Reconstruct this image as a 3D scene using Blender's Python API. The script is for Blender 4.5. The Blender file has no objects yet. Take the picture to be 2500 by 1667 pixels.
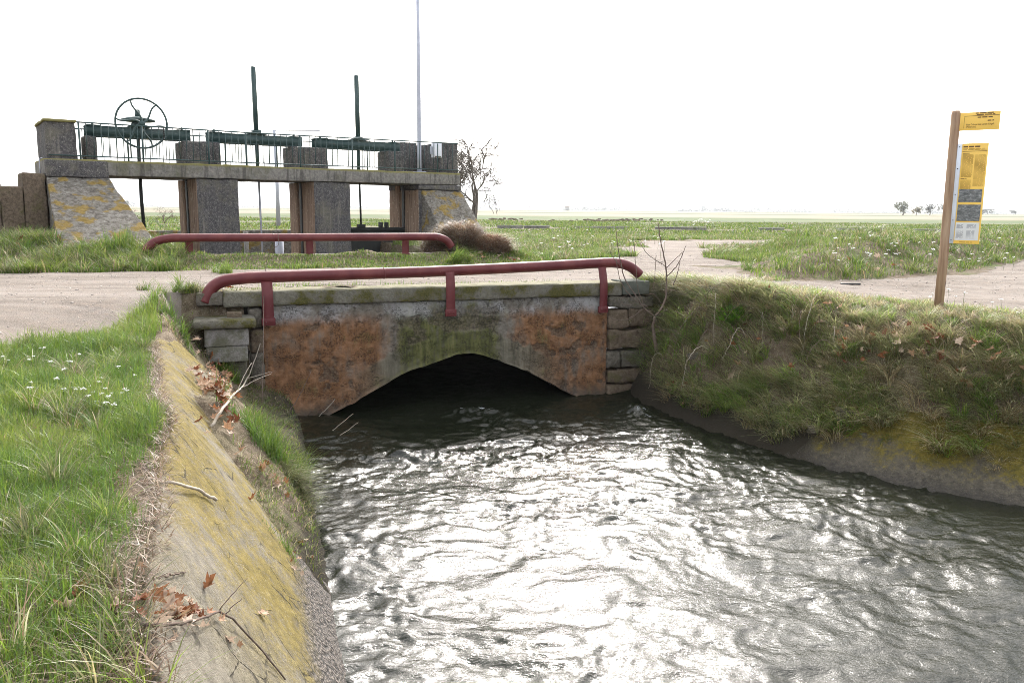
import bpy, bmesh, math, random
import numpy as np
from mathutils import Vector, Matrix

random.seed(7)
rng = np.random.default_rng(7)
SC = bpy.context.scene
COL = SC.collection

# ------------------------------------------------------------------ camera, sky, sun, exposure
EYE = 1.3                      # metres above the bridge coping (z = 0)
F_PX, PITCH, ROLL = 2000.0, math.radians(9.15), math.radians(0.5)
_f = Vector((0, math.cos(PITCH), -math.sin(PITCH)))
_u0 = Vector((0, math.sin(PITCH), math.cos(PITCH)))
_r = Vector((1, 0, 0)) * math.cos(ROLL) + _u0 * math.sin(ROLL)
_u = -Vector((1, 0, 0)) * math.sin(ROLL) + _u0 * math.cos(ROLL)
cam_data = bpy.data.cameras.new('camera')
cam_data.sensor_width = 36.0
cam_data.lens = 36.0 * F_PX / 2500.0
cam_data.clip_start = 0.05
cam_data.clip_end = 30000
cam = bpy.data.objects.new('camera', cam_data)
COL.objects.link(cam)
cam.matrix_world = Matrix(((_r.x, _u.x, -_f.x, 0), (_r.y, _u.y, -_f.y, 0), (_r.z, _u.z, -_f.z, EYE), (0, 0, 0, 1)))
SC.camera = cam

SUN_AZ, SUN_EL = math.radians(5), math.radians(38)
world = bpy.data.worlds.new('World')
SC.world = world
world.use_nodes = True
wn, wl = world.node_tree.nodes, world.node_tree.links
wn.clear()
sky = wn.new('ShaderNodeTexSky')
sky.sky_type = 'NISHITA'
sky.sun_disc = False
sky.sun_elevation = SUN_EL
sky.sun_rotation = SUN_AZ
sky.air_density = 1.0
sky.dust_density = 7.0
sky.ozone_density = 1.0
hs = wn.new('ShaderNodeHueSaturation')
hs.inputs['Saturation'].default_value = 0.45      # milky veil of thin cloud over the whole sky
bg = wn.new('ShaderNodeBackground')
bg.inputs['Strength'].default_value = 0.15
wo = wn.new('ShaderNodeOutputWorld')
wl.new(sky.outputs['Color'], hs.inputs['Color'])
veil = wn.new('ShaderNodeMix')                    # thin even white cloud over the whole dome
veil.data_type = 'RGBA'
veil.blend_type = 'ADD'
veil.inputs[0].default_value = 1.0
veil.inputs[7].default_value = (3.7, 3.76, 3.88, 1)
wl.new(hs.outputs['Color'], veil.inputs[6])
wl.new(veil.outputs[2], bg.inputs['Color'])
wl.new(bg.outputs['Background'], wo.inputs['Surface'])

sun_data = bpy.data.lights.new('sun', 'SUN')
sun_data.energy = 2.3
sun_data.angle = math.radians(1.5)   # sun behind thin cloud
sun_data.color = (1.0, 0.975, 0.94)
sun = bpy.data.objects.new('sun', sun_data)
COL.objects.link(sun)
sun_dir = Vector((math.sin(SUN_AZ) * math.cos(SUN_EL), math.cos(SUN_AZ) * math.cos(SUN_EL), math.sin(SUN_EL)))
sun.rotation_euler = sun_dir.to_track_quat('Z', 'Y').to_euler()

SC.view_settings.view_transform = 'Standard'
SC.view_settings.look = 'None'
SC.view_settings.gamma = 1.0
SC.view_settings.use_curve_mapping = False
SC.view_settings.exposure = 0.86
SC.render.engine = 'CYCLES'
SC.cycles.use_denoising = True
SC.cycles.use_adaptive_sampling = False
SC.cycles.filter_width = 0.9
SC.cycles.denoising_prefilter = 'NONE'
SC.cycles.max_bounces = 8
SC.cycles.diffuse_bounces = 3
SC.cycles.glossy_bounces = 3
SC.cycles.transmission_bounces = 4
SC.cycles.transparent_max_bounces = 8
SC.cycles.volume_bounces = 0
SC.cycles.sample_clamp_indirect = 4.0

# ------------------------------------------------------------------ camera helper: pixel of the 2500x1667 view -> point
NF, NR, NU = np.array(_f), np.array(_r), np.array(_u)
NC = np.array([0, 0, EYE])


def rays(px, py):
    px, py = np.atleast_1d(px).astype(float), np.atleast_1d(py).astype(float)
    return NF + NR * ((px - 1250) / F_PX)[:, None] + NU * ((833.5 - py) / F_PX)[:, None]


def at_depth(px, py, Y):
    d = rays(px, py)[0]
    return NC + d * (Y / d[1])


def at_z(px, py, z):
    d = rays(px, py)[0]
    return NC + d * ((z - EYE) / d[2])


def project(P):
    q = P - NC
    w = q @ NF
    return 1250 + F_PX * (q @ NR) / w, 833.5 - F_PX * (q @ NU) / w, w


def in_view(P, m=0.06):
    x, y, w = project(P)
    return (w > 0.3) & (x > -2500 * m) & (x < 2500 * (1 + m)) & (y > -300) & (y < 1667 * (1 + 1.5 * m))


# ------------------------------------------------------------------ noise
def _hash(*ints, seed=0):
    h = np.full(ints[0].shape, (seed * 374761393 + 668265263) & 0xffffffff, dtype=np.uint32)
    for k, i in enumerate(ints):
        h = (h ^ (i.astype(np.int64) & 0xffffffff).astype(np.uint32)) * np.uint32((2246822519, 3266489917, 668265263)[k])
        h = h ^ (h >> np.uint32(15))
    h = h * np.uint32(2654435761)
    h = h ^ (h >> np.uint32(13))
    return h.astype(np.float64) / 2147483648.0 - 1.0


def vn2(x, y, seed=0):
    ix, iy = np.floor(x), np.floor(y)
    fx, fy = x - ix, y - iy
    fx, fy = fx * fx * fx * (fx * (fx * 6 - 15) + 10), fy * fy * fy * (fy * (fy * 6 - 15) + 10)
    a, b = _hash(ix, iy, seed=seed), _hash(ix + 1, iy, seed=seed)
    c, d = _hash(ix, iy + 1, seed=seed), _hash(ix + 1, iy + 1, seed=seed)
    return (a * (1 - fx) + b * fx) * (1 - fy) + (c * (1 - fx) + d * fx) * fy


def fbm2(x, y, o=4, seed=0, gain=0.5):
    s, a, t = 0, 1.0, 0
    c, sn = math.cos(0.6), math.sin(0.6)
    for k in range(o):
        s = s + a * vn2(x, y, seed + k * 17)
        t += a
        a *= gain
        x, y = 2.03 * (c * x - sn * y) + 3.1, 2.03 * (sn * x + c * y) + 1.7
    return s / t


def vn3(x, y, z, seed=0):
    ix, iy, iz = np.floor(x), np.floor(y), np.floor(z)
    f = [q - i for q, i in ((x, ix), (y, iy), (z, iz))]
    fx, fy, fz = [q * q * (3 - 2 * q) for q in f]
    r = 0
    for dx in (0, 1):
        for dy in (0, 1):
            for dz in (0, 1):
                w = (fx if dx else 1 - fx) * (fy if dy else 1 - fy) * (fz if dz else 1 - fz)
                r = r + w * _hash(ix + dx, iy + dy, iz + dz, seed=seed)
    return r


def fbm3(P, sc, o=3, seed=0):
    x, y, z = P[:, 0] * sc, P[:, 1] * sc, P[:, 2] * sc
    s, a, t = 0, 1.0, 0
    for k in range(o):
        s = s + a * vn3(x, y, z, seed + 31 * k)
        t += a
        a *= 0.5
        x, y, z = x * 2.1 + 5.2, y * 2.1 + 1.3, z * 2.1 + 7.7
    return s / t


def smooth(a, b, x):
    t = np.clip((x - a) / (b - a), 0, 1)
    return t * t * (3 - 2 * t)


# ------------------------------------------------------------------ node material helper
class Mat:
    def __init__(self, name):
        self.m = bpy.data.materials.new(name)
        self.m.use_nodes = True
        self.nt = self.m.node_tree
        self.n, self.l = self.nt.nodes, self.nt.links
        self.n.clear()
        self.out = self.n.new('ShaderNodeOutputMaterial')
        self._c = None

    def link(self, a, b):
        self.l.new(a, b)

    def put(self, sock, v):
        if hasattr(v, 'is_output'):
            self.l.new(v, sock)
        elif isinstance(v, (tuple, list)):
            sock.default_value = tuple(v) + ((1.0,) if len(v) == 3 and sock.type == 'RGBA' else ())
        else:
            sock.default_value = v

    def coord(self, kind='Object'):
        return self.n.new('ShaderNodeTexCoord').outputs[kind]

    def pos(self):
        return self.n.new('ShaderNodeNewGeometry').outputs['Position']

    def mapping(self, vec, scale=(1, 1, 1), loc=(0, 0, 0), rot=(0, 0, 0)):
        q = self.n.new('ShaderNodeMapping')
        self.l.new(vec, q.inputs['Vector'])
        q.inputs['Scale'].default_value = scale
        q.inputs['Location'].default_value = loc
        q.inputs['Rotation'].default_value = rot
        return q.outputs['Vector']

    def noise(self, vec, scale, detail=4, rough=0.55, dist=0.0):
        q = self.n.new('ShaderNodeTexNoise')
        self.l.new(vec, q.inputs['Vector'])
        q.inputs['Scale'].default_value = scale
        q.inputs['Detail'].default_value = detail
        q.inputs['Roughness'].default_value = rough
        q.inputs['Distortion'].default_value = dist
        return q.outputs['Fac']

    def voronoi(self, vec, scale, feature='F1', out='Distance', rand=1.0):
        q = self.n.new('ShaderNodeTexVoronoi')
        q.feature = feature
        self.l.new(vec, q.inputs['Vector'])
        q.inputs['Scale'].default_value = scale
        q.inputs['Randomness'].default_value = rand
        return q.outputs[out]

    def ramp(self, fac, stops, interp='LINEAR'):
        q = self.n.new('ShaderNodeValToRGB')
        q.color_ramp.interpolation = interp
        e = q.color_ramp.elements
        while len(e) < len(stops):
            e.new(0.5)
        for k, (p, c) in enumerate(stops):
            e[k].position = p
            e[k].color = (c, c, c, 1) if not isinstance(c, (tuple, list)) else tuple(c) + (1.0,)
        self.put(q.inputs['Fac'], fac)
        return q.outputs['Color']

    def step(self, v, a, b):
        q = self.n.new('ShaderNodeMapRange')
        q.interpolation_type = 'SMOOTHSTEP'
        self.put(q.inputs['Value'], v)
        q.inputs['From Min'].default_value = a
        q.inputs['From Max'].default_value = b
        return q.outputs['Result']

    def math(self, op, a, b=0.0, clamp=False):
        q = self.n.new('ShaderNodeMath')
        q.operation = op
        q.use_clamp = clamp
        self.put(q.inputs[0], a)
        self.put(q.inputs[1], b)
        return q.outputs[0]

    def mix(self, fac, a, b, blend='MIX'):
        q = self.n.new('ShaderNodeMix')
        q.data_type = 'RGBA'
        q.blend_type = blend
        self.put(q.inputs[0], fac)
        self.put(q.inputs[6], a)
        self.put(q.inputs[7], b)
        return q.outputs[2]

    def sep(self, vec):
        q = self.n.new('ShaderNodeSeparateXYZ')
        self.l.new(vec, q.inputs[0])
        return q.outputs

    def attr(self, name, out='Color'):
        q = self.n.new('ShaderNodeAttribute')
        q.attribute_name = name
        return q.outputs[out]

    def bump(self, height, strength=0.5, dist=0.02, normal=None):
        q = self.n.new('ShaderNodeBump')
        q.inputs['Strength'].default_value = strength
        q.inputs['Distance'].default_value = dist
        self.put(q.inputs['Height'], height)
        if normal is not None:
            self.l.new(normal, q.inputs['Normal'])
        return q.outputs['Normal']

    def bsdf(self, color, rough=0.8, normal=None, spec=0.3, metal=0.0, final=True, ior=None):
        q = self.n.new('ShaderNodeBsdfPrincipled')
        self.put(q.inputs['Base Color'], color)
        self.put(q.inputs['Roughness'], rough)
        q.inputs['Specular IOR Level'].default_value = spec
        q.inputs['Metallic'].default_value = metal
        if ior:
            q.inputs['IOR'].default_value = ior
        if normal is not None:
            self.l.new(normal, q.inputs['Normal'])
        if final:
            self.l.new(q.outputs[0], self.out.inputs['Surface'])
        return q.outputs[0]

    def leafy(self, color, trans=0.4, rough=0.45, spec=0.35, tcol=None):
        a = self.bsdf(color, rough, None, spec, final=False)
        t = self.n.new('ShaderNodeBsdfTranslucent')
        self.put(t.inputs['Color'], tcol if tcol is not None else color)
        s = self.n.new('ShaderNodeMixShader')
        s.inputs[0].default_value = trans
        self.l.new(a, s.inputs[1])
        self.l.new(t.outputs[0], s.inputs[2])
        self.l.new(s.outputs[0], self.out.inputs['Surface'])


# ------------------------------------------------------------------ mesh and object helpers
def tag(o, label=None, cat=None, group=None, kind=None):
    if label:
        o['label'] = label
    if cat:
        o['category'] = cat
    if group:
        o['group'] = group
    if kind:
        o['kind'] = kind
    return o


def link_mesh(name, me, parent=None):
    o = bpy.data.objects.new(name, me)
    COL.objects.link(o)
    if parent is not None:
        o.parent = parent
    return o


def empty(name, loc=(0, 0, 0), rz=0.0):
    o = bpy.data.objects.new(name, None)
    o.empty_display_size = 0.2
    COL.objects.link(o)
    o.location = loc
    o.rotation_euler = (0, 0, rz)
    return o


def np_mesh(name, V, faces, mats, smooth_shade=True, col=None, fmat=None, attrs=None):
    """faces: list of int arrays, each (n,3) or (n,4)"""
    me = bpy.data.meshes.new(name)
    V = np.asarray(V, dtype=np.float32)
    faces = [np.asarray(f, dtype=np.int32) for f in (faces if isinstance(faces, list) else [faces]) if len(f)]
    me.vertices.add(len(V))
    me.vertices.foreach_set('co', V.ravel())
    loops = np.concatenate([f.ravel() for f in faces])
    tot = np.concatenate([np.full(len(f), f.shape[1], np.int32) for f in faces])
    start = np.concatenate([[0], np.cumsum(tot)[:-1]]).astype(np.int32)
    me.loops.add(len(loops))
    me.loops.foreach_set('vertex_index', loops)
    me.polygons.add(len(tot))
    me.polygons.foreach_set('loop_start', start)
    me.polygons.foreach_set('loop_total', tot)
    if smooth_shade:
        me.polygons.foreach_set('use_smooth', np.ones(len(tot), dtype=bool))
    if fmat is not None:
        me.polygons.foreach_set('material_index', np.asarray(fmat, np.int32))
    if col is not None:
        a = me.color_attributes.new('col', 'FLOAT_COLOR', 'POINT')
        c = np.ones((len(V), 4), np.float32)
        c[:, :3] = col
        a.data.foreach_set('color', c.ravel())
    for k, v in (attrs or {}).items():
        a = me.attributes.new(k, 'FLOAT', 'POINT')
        a.data.foreach_set('value', np.asarray(v, np.float32))
    me.update(calc_edges=True)
    me.validate()
    for m in (mats if isinstance(mats, (list, tuple)) else [mats]):
        me.materials.append(m.m if isinstance(m, Mat) else m)
    return me


def grid_faces(nx, ny, flip=False):
    i = np.arange(nx - 1)[None, :] + np.arange(ny - 1)[:, None] * nx
    f = np.stack([i, i + 1, i + 1 + nx, i + nx], -1).reshape(-1, 4)
    return f[:, ::-1] if flip else f


def rough_box(x0, x1, y0, y1, z0, z1, seg=0.12, amp=0.008, rad=0.02, freq=6.0, seed=0, warp=None):
    """rounded box with weathered, uneven faces"""
    Vs, Fs, base = [], [], 0
    lo, hi = np.array([x0, y0, z0], float), np.array([x1, y1, z1], float)
    size = hi - lo
    rad = min(rad, size.min() * 0.45)
    for ax in range(3):
        a, b = [(1, 2), (2, 0), (0, 1)][ax]

        def samples(k):
            n = max(2, int(round(size[k] / seg)) + 1)
            mid = np.linspace(lo[k] + rad, hi[k] - rad, n)
            return np.concatenate([[lo[k], lo[k] + rad * 0.35], mid, [hi[k] - rad * 0.35, hi[k]]])
        sa, sb = samples(a), samples(b)
        A, Bm = np.meshgrid(sa, sb)
        for side in (0, 1):
            P = np.zeros(A.shape + (3,))
            P[..., a], P[..., b], P[..., ax] = A, Bm, (lo if side == 0 else hi)[ax]
            Vs.append(P.reshape(-1, 3))
            Fs.append(grid_faces(len(sa), len(sb), side == 0) + base)
            base += A.size
    V = np.concatenate(Vs)
    c = np.clip(V, lo + rad, hi - rad)
    d = V - c
    n = np.linalg.norm(d, axis=1, keepdims=True)
    d = d / np.maximum(n, 1e-9)
    V = c + d * rad
    if amp:
        V = V + d * (fbm3(V, freq, 3, seed) * amp)[:, None] + 0.6 * amp * np.stack(
            [fbm3(V, freq * 0.35, 2, seed + 5 + k) for k in range(3)], 1)
    if warp is not None:
        V = warp(V)
    return V, np.concatenate(Fs)


def part(name, VF, mat, parent=None, smooth_shade=True):
    o = link_mesh(name, np_mesh(name, VF[0], VF[1], mat, smooth_shade), parent)
    return o


def merge(*vfs):
    V, F, b = [], [], 0
    for v, f in vfs:
        V.append(v)
        F.append(np.asarray(f) + b)
        b += len(v)
    return np.concatenate(V), np.concatenate(F)


def tube(path, radii, n=8, caps=True):
    path = np.asarray(path, float)
    m = len(path)
    radii = np.broadcast_to(np.asarray(radii, float), (m,))
    T = np.gradient(path, axis=0)
    T /= np.maximum(np.linalg.norm(T, axis=1, keepdims=True), 1e-9)
    ref = np.array([0, 0, 1.0]) if abs(T[0, 2]) < 0.9 else np.array([1.0, 0, 0])
    a = np.cross(T[0], ref)
    a /= np.linalg.norm(a)
    V = []
    for i in range(m):
        a = a - T[i] * (a @ T[i])
        a /= max(np.linalg.norm(a), 1e-9)
        b = np.cross(T[i], a)
        th = np.arange(n) * 2 * math.pi / n
        V.append(path[i] + radii[i] * (np.cos(th)[:, None] * a + np.sin(th)[:, None] * b))
    V = np.concatenate(V)
    i = np.arange(m - 1)[:, None] * n
    j = np.arange(n)[None, :]
    jn = (j + 1) % n
    F = np.stack([i + j, i + jn, i + n + jn, i + n + j], -1).reshape(-1, 4)
    if caps:
        V = np.concatenate([V, path[:1], path[-1:]])
        c0, c1 = m * n, m * n + 1
        j = np.arange(n)
        jn = (j + 1) % n
        F = np.concatenate([F, np.stack([jn, j, np.full(n, c0), np.full(n, c0)], -1),
                            np.stack([(m - 1) * n + j, (m - 1) * n + jn, np.full(n, c1), np.full(n, c1)], -1)])
    return V, F


def clean(VF):
    """split degenerate quads (last two indices equal) into triangles"""
    V, F = VF
    t = F[:, 2] == F[:, 3]
    return V, [F[~t], F[t][:, :3]]


def tpart(name, path, radii, mat, parent=None, n=8):
    V, F = clean(tube(path, radii, n))
    return link_mesh(name, np_mesh(name, V, F, mat), parent)


def tparts(name, tubes, mat, parent=None):
    V, F = merge(*tubes)
    V, F = clean((V, F))
    return link_mesh(name, np_mesh(name, V, F, mat), parent)


def spline(pts, n=24):
    """Catmull-Rom through the points"""
    P = np.asarray(pts, float)
    P = np.concatenate([2 * P[:1] - P[1:2], P, 2 * P[-1:] - P[-2:-1]])
    out = []
    k = len(P) - 3
    for t in np.linspace(0, k - 1e-6, n):
        i = int(t)
        f = t - i
        a, b, c, d = P[i:i + 4]
        out.append(0.5 * (2 * b + (c - a) * f + (2 * a - 5 * b + 4 * c - d) * f * f + (3 * b - a - 3 * c + d) * f ** 3))
    return np.array(out)


# ------------------------------------------------------------------ layout frames
BA = math.radians(20)                     # bridge runs 20 degrees off the picture plane
B0 = np.array([-1.4, 13.88, 0.0])
BU, BV = np.array([math.cos(BA), math.sin(BA), 0]), np.array([-math.sin(BA), math.cos(BA), 0])
GA = math.radians(34.7)                   # sluice structure
G0 = np.array([-10.46, 21.0, 0.0])
GU, GV = np.array([math.cos(GA), math.sin(GA), 0]), np.array([-math.sin(GA), math.cos(GA), 0])
WATER = -2.12


def bw(u, v, z=0.0):
    return B0 + BU * u + BV * v + np.array([0, 0, z])


def gw(u, v, z=0.0):
    return G0 + GU * u + GV * v + np.array([0, 0, z])


def b_uv(x, y):
    dx, dy = x - B0[0], y - B0[1]
    return dx * BU[0] + dy * BU[1], dx * BV[0] + dy * BV[1]


def g_uv(x, y):
    dx, dy = x - G0[0], y - G0[1]
    return dx * GU[0] + dy * GU[1], dx * GV[0] + dy * GV[1]


def sd_poly(x, y, poly):
    """signed distance, positive inside"""
    poly = np.asarray(poly, float)
    d = np.full(x.shape, 1e9)
    inside = np.zeros(x.shape, bool)
    n = len(poly)
    for i in range(n):
        ax, ay = poly[i]
        bx, by = poly[(i + 1) % n]
        ex, ey = bx - ax, by - ay
        t = np.clip(((x - ax) * ex + (y - ay) * ey) / (ex * ex + ey * ey + 1e-12), 0, 1)
        d = np.minimum(d, (x - ax - t * ex) ** 2 + (y - ay - t * ey) ** 2)
        cond = ((ay > y) != (by > y)) & (x < (bx - ax) * (y - ay) / (by - ay + 1e-12) + ax)
        inside ^= cond
    d = np.sqrt(d)
    return np.where(inside, d, -d)


XW_Y = [-3, 0, 3, 5.47, 8.84, 12.3, 13.4]
XW_X = [1.7, 0.65, -0.38, -1.17, -2.25, -3.28, -3.75]


def x_water_left(y):
    return np.interp(y, XW_Y, XW_X)


def x_ridge(y):
    return -1.2 - 0.424 * (y - 2.65) + 0.05 * np.sin(y * 1.3) + 0.03 * np.sin(y * 3.1 + 1)


def z_ridge(y):
    return -0.36 + 0.22 * smooth(9.0, 12.5, y) + 0.02 * np.sin(y * 2.2)


RIGHT = [(1.6, 17.0), (2.18, 15.2), (2.32, 14.3), (2.95, 12.8), (3.8, 11.3), (4.85, 10.3), (6.1, 9.31), (7.6, 8.5), (10, 7.5), (14, 6.2), (20, 4.6), (30, 2.5)]
RIGHT_POLY = RIGHT + [(60, 2.5), (60, 60), (1.6, 60)]

ROAD = [tuple(bw(-45, .45)[:2])] + [(-30, 3), (-14, 1), (-9, 3), (-6.4, 5), (-5.5, 7.4), (-5.55, 8.7), (-5.15, 10.2), (-5.0, 11.2), (-5.1, 12.0)] + \
    [tuple(bw(-3.7, .5)[:2]), tuple(bw(4.0, .55)[:2])] + \
    [(2.9, 15.9), (4.6, 15.2), (6.6, 13.4), (7.5, 12.1), (9.4, 11.1), (13, 9.7), (22, 7.6), (45, 5), (45, 42), (24, 29.5), (14.6, 23.3), (10, 19.3), (7.5, 17.7), (5.07, 16.95),
     (5.1, 18.5), (6.5, 24), (9, 31), (20, 35.5), (45, 42), (45, 47), (18, 41), (5, 38.0), (3.4, 30), (2.2, 23), (1.4, 20.4)] + \
    [tuple(bw(1.8, 4.5)[:2]), tuple(bw(-4, 4.6)[:2]), tuple(bw(-9, 4.9)[:2]), tuple(bw(-45, 5.3)[:2])]
MOUND = [(5.07, 16.95), (7.5, 17.7), (10, 19.3), (14.6, 23.3), (24, 29.5), (45, 42), (44, 42.5), (20, 35.3), (9, 30.8), (6.6, 24), (5.2, 18.6)]
BASIN = [tuple(bw(-3.4, 6.35)[:2]), tuple(bw(2.2, 6.35)[:2]), tuple(gw(9.05, 6)[:2]), tuple(gw(.3, 6)[:2])]


def road_sd(x, y):
    return sd_poly(x, y, ROAD) - smooth(18.5, 21, y) * smooth(14, 10, x) * (.55 + 1.5 * fbm2(x * .7, y * .7, 3, 18)) + 0.22 * fbm2(x * 1.3, y * 1.3, 3, 5) + 0.10 * fbm2(x * 5, y * 5, 2, 9)


def height(x, y):
    x, y = np.asarray(x, float), np.asarray(y, float)
    u, v = b_uv(x, y)
    gu_, gv_ = g_uv(x, y)
    near = smooth(70, 30, np.hypot(x, y))
    base = -0.02 + 0.05 * near * fbm2(x * 0.25, y * 0.25, 3, 1) - 0.1 * smooth(20, 60, y)
    base = base - 0.16 * np.clip((x - 2) / 4, 0, 2) * smooth(24, 13.5, y)
    rs = sd_poly(x, y, ROAD)
    grassy = smooth(0.1, -0.6, rs) * near
    base = base + grassy * (0.05 * fbm2(x * 1.1, y * 1.1, 3, 2) + 0.035 * fbm2(x * 4, y * 4, 2, 3))
    base = base + 0.012 * smooth(0, .5, rs) * near * fbm2(x * 2.3, y * 2.3, 4, 12)
    # verges beyond the road
    left = smooth(-3.9, -5.2, u)
    right = smooth(2.3, 4.5, u)
    vb = (0.24 * smooth(4.6, 6.0, v)) * (1 - left) * (1 - right) + left * 0.55 * smooth(4.9, 7.4, v) + right * 0.06 * smooth(4.5, 6, v)
    vb = vb * smooth(46, 28, y) * smooth(-40, -22, x)
    base = base + vb
    m = sd_poly(x, y, MOUND)
    base = base + 0.52 * smooth(-0.15, 2.0, m) * (1 + 0.35 * fbm2(x * .7, y * .7, 2, 21)) * smooth(60, 30, y)
    b = sd_poly(x, y, BASIN)
    base = np.where(b > 0, np.minimum(base, -1.6), base)
    # left bank and lining (in front of the bridge)
    xw, xr, zr = x_water_left(y), x_ridge(y), z_ridge(y)
    s = (xw - x) / np.maximum(xw - xr, 0.2)
    bank = zr + (base - zr) * smooth(0.5, 3.2, xr - x) - 0.03 * smooth(1.0, 1.25, s) + \
        0.05 * smooth(0.1, .5, xr - x) * fbm2(x * 2.2, y * 2.2, 3, 4)
    bank = bank + (base - bank) * smooth(-2.2, -.15, v)
    ztop = zr + (base - zr) * smooth(-2.2, -.15, v)
    pw = 0.92 + 1.7 * smooth(9.3, 11.2, y)
    zl = np.where(s < 1, WATER + (ztop - WATER) * np.sign(s) * np.abs(np.clip(s, -1.5, 1)) ** pw, bank)
    zl = zl - .09 * smooth(10.2, 9.7, y) * smooth(1.08, 1.02, s) * smooth(-.3, -.1, s)
    # soil berm lying on the lower lining towards the bridge
    berm = smooth(6.1, 7.8, y) * smooth(1.02, 0.55, s + 0.16 * fbm2(x * 2, y * 2, 2, 8) + .30 * smooth(9.5, 6.5, y)) * smooth(-0.25, 0.12, s)
    heap = smooth(9.3, 10.6, y) * smooth(-0.1, 0.2, s) * smooth(1.3, .8, s)
    zl = zl + berm * (0.33 + 0.10 * fbm2(x * 3, y * 3, 3, 6)) + heap * 0.10
    # right bank
    d = sd_poly(x, y, RIGHT_POLY)
    run = 1.0 - 0.55 * smooth(12.6, 14.3, y)
    dn = d / run + 0.13 * fbm2(x * 0.9, y * 0.9, 3, 14) * smooth(.2, 1.0, d)
    zr_ = np.interp(dn, [-3, -1, 0, .35, .75, 1.05, 1.5, 2.1, 2.9], [-3.2, -2.9, WATER, -1.84, -1.50, -1.16, -.72, -.34, -.2])
    w = smooth(1.6, 3.0, dn)
    zr_ = zr_ * (1 - w) + (base) * w + (0.13 * fbm2(x * 1.7, y * 1.7, 3, 15) + .07 * fbm2(x * 4.5, y * 4.5, 2, 16)) * smooth(.5, 1.0, dn) * (1 - .8 * w)
    front = np.where(x < (xw + 1.5), zl, np.where(d > 0, zr_, np.maximum(zr_, -2.9)))
    front = np.where((s < 0) & (d < 0), np.minimum(front, -2.25), front)
    return np.where(v < 0.05, front, base)


def surface(x, y):
    """terrain or the concrete lining lying on it"""
    xw = x_water_left(y)
    s = (xw - x) / np.maximum(xw - x_ridge(y), .2)
    h = hfast(x, y)
    zr = z_ridge(y)
    lin = np.where(s < 1, WATER + (zr - WATER) * np.sign(s) * np.abs(np.clip(s, -1.5, 1)) ** .92, zr) + .03
    return np.where((s > -.1) & (s < 1.06) & (y < 10.2), np.maximum(h, lin), h)


def on_ground(px, py, lift=0.0, far=80.0):
    """points where the rays through these pixels meet the terrain"""
    D = rays(px, py)
    D = D / D[:, 1:2]
    t = np.full(len(D), 1.2)
    done = np.zeros(len(D), bool)
    res = np.full(len(D), far)
    step = 0.06
    while not done.all() and t.min() < far:
        P = NC + D * t[:, None]
        hit = (P[:, 2] <= np.maximum(surface(P[:, 0], P[:, 1]), WATER)) & ~done
        res[hit] = t[hit]
        done |= hit
        t = t + step
        step = min(step * 1.015, 1.0)
    P = NC + D * res[:, None]
    P[:, 2] = surface(P[:, 0], P[:, 1]) + lift
    return P


# ------------------------------------------------------------------ materials
def mat_ground():
    M = Mat('soil_and_fields')
    p = M.pos()
    x, y, z = M.sep(p)
    n1 = M.noise(p, 0.9, 6)
    n2 = M.noise(p, 9, 5, 0.65)
    n3 = M.noise(p, 60, 3)
    soil = M.ramp(n2, [(0.25, (.06, .045, .03)), (0.5, (.125, .095, .065)), (0.75, (.21, .17, .125))])
    soil = M.mix(M.step(n3, .55, .7), soil, (.30, .25, .19))
    green = M.ramp(n2, [(0.3, (.05, .075, .02)), (0.7, (.11, .14, .04))])
    near = M.mix(M.math('MULTIPLY', M.step(n1, .45, .62), M.math('ADD', .25, M.math('MULTIPLY', M.step(y, 14, 24), .65))), soil, green)
    near = M.mix(M.step(M.math('ADD', z, M.math('MULTIPLY', n2, .4)), -1.15, -1.65), near, (.035, .030, .022))   # wet mud
    # far fields: strips of crops and stubble
    wob = M.math('MULTIPLY', M.math('SUBTRACT', M.noise(p, 0.006, 3), 0.5), 60)
    yy = M.math('ADD', M.math('ADD', y, M.math('MULTIPLY', x, 0.06)), wob)
    ly = M.math('DIVIDE', M.math('LOGARITHM', M.math('MAXIMUM', yy, 10.0), 10.0), 4.0)
    g1, g2, tan, tan2, br = (.06, .082, .038), (.06, .098, .04), (.20, .175, .135), (.24, .205, .16), (.12, .095, .07)

    def L(d):
        return math.log10(d) / 4
    strips = M.ramp(ly, [(0, g1), (L(95), g1), (L(100), br), (L(125), g2), (L(180), g2), (L(190), tan), (L(330), tan2), (L(345), g1), (L(430), g2),
                         (L(450), tan), (L(700), tan2), (L(740), g1), (L(1100), g1), (L(1200), tan), (L(2500), g1)])
    fn = M.noise(M.mapping(p, (0.4, 1.2, 1)), 0.12, 5, .6)
    strips = M.mix(M.step(fn, .35, .75), strips, M.mix(.5, strips, (.3, .27, .16)))
    c = M.mix(M.step(y, 55, 95), near, strips)
    nb = M.bump(M.math('ADD', M.math('MULTIPLY', n2, 1.0), M.math('MULTIPLY', n3, .3)), .7, .05)
    M.bsdf(c, .95, nb, .15)
    return M


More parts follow.
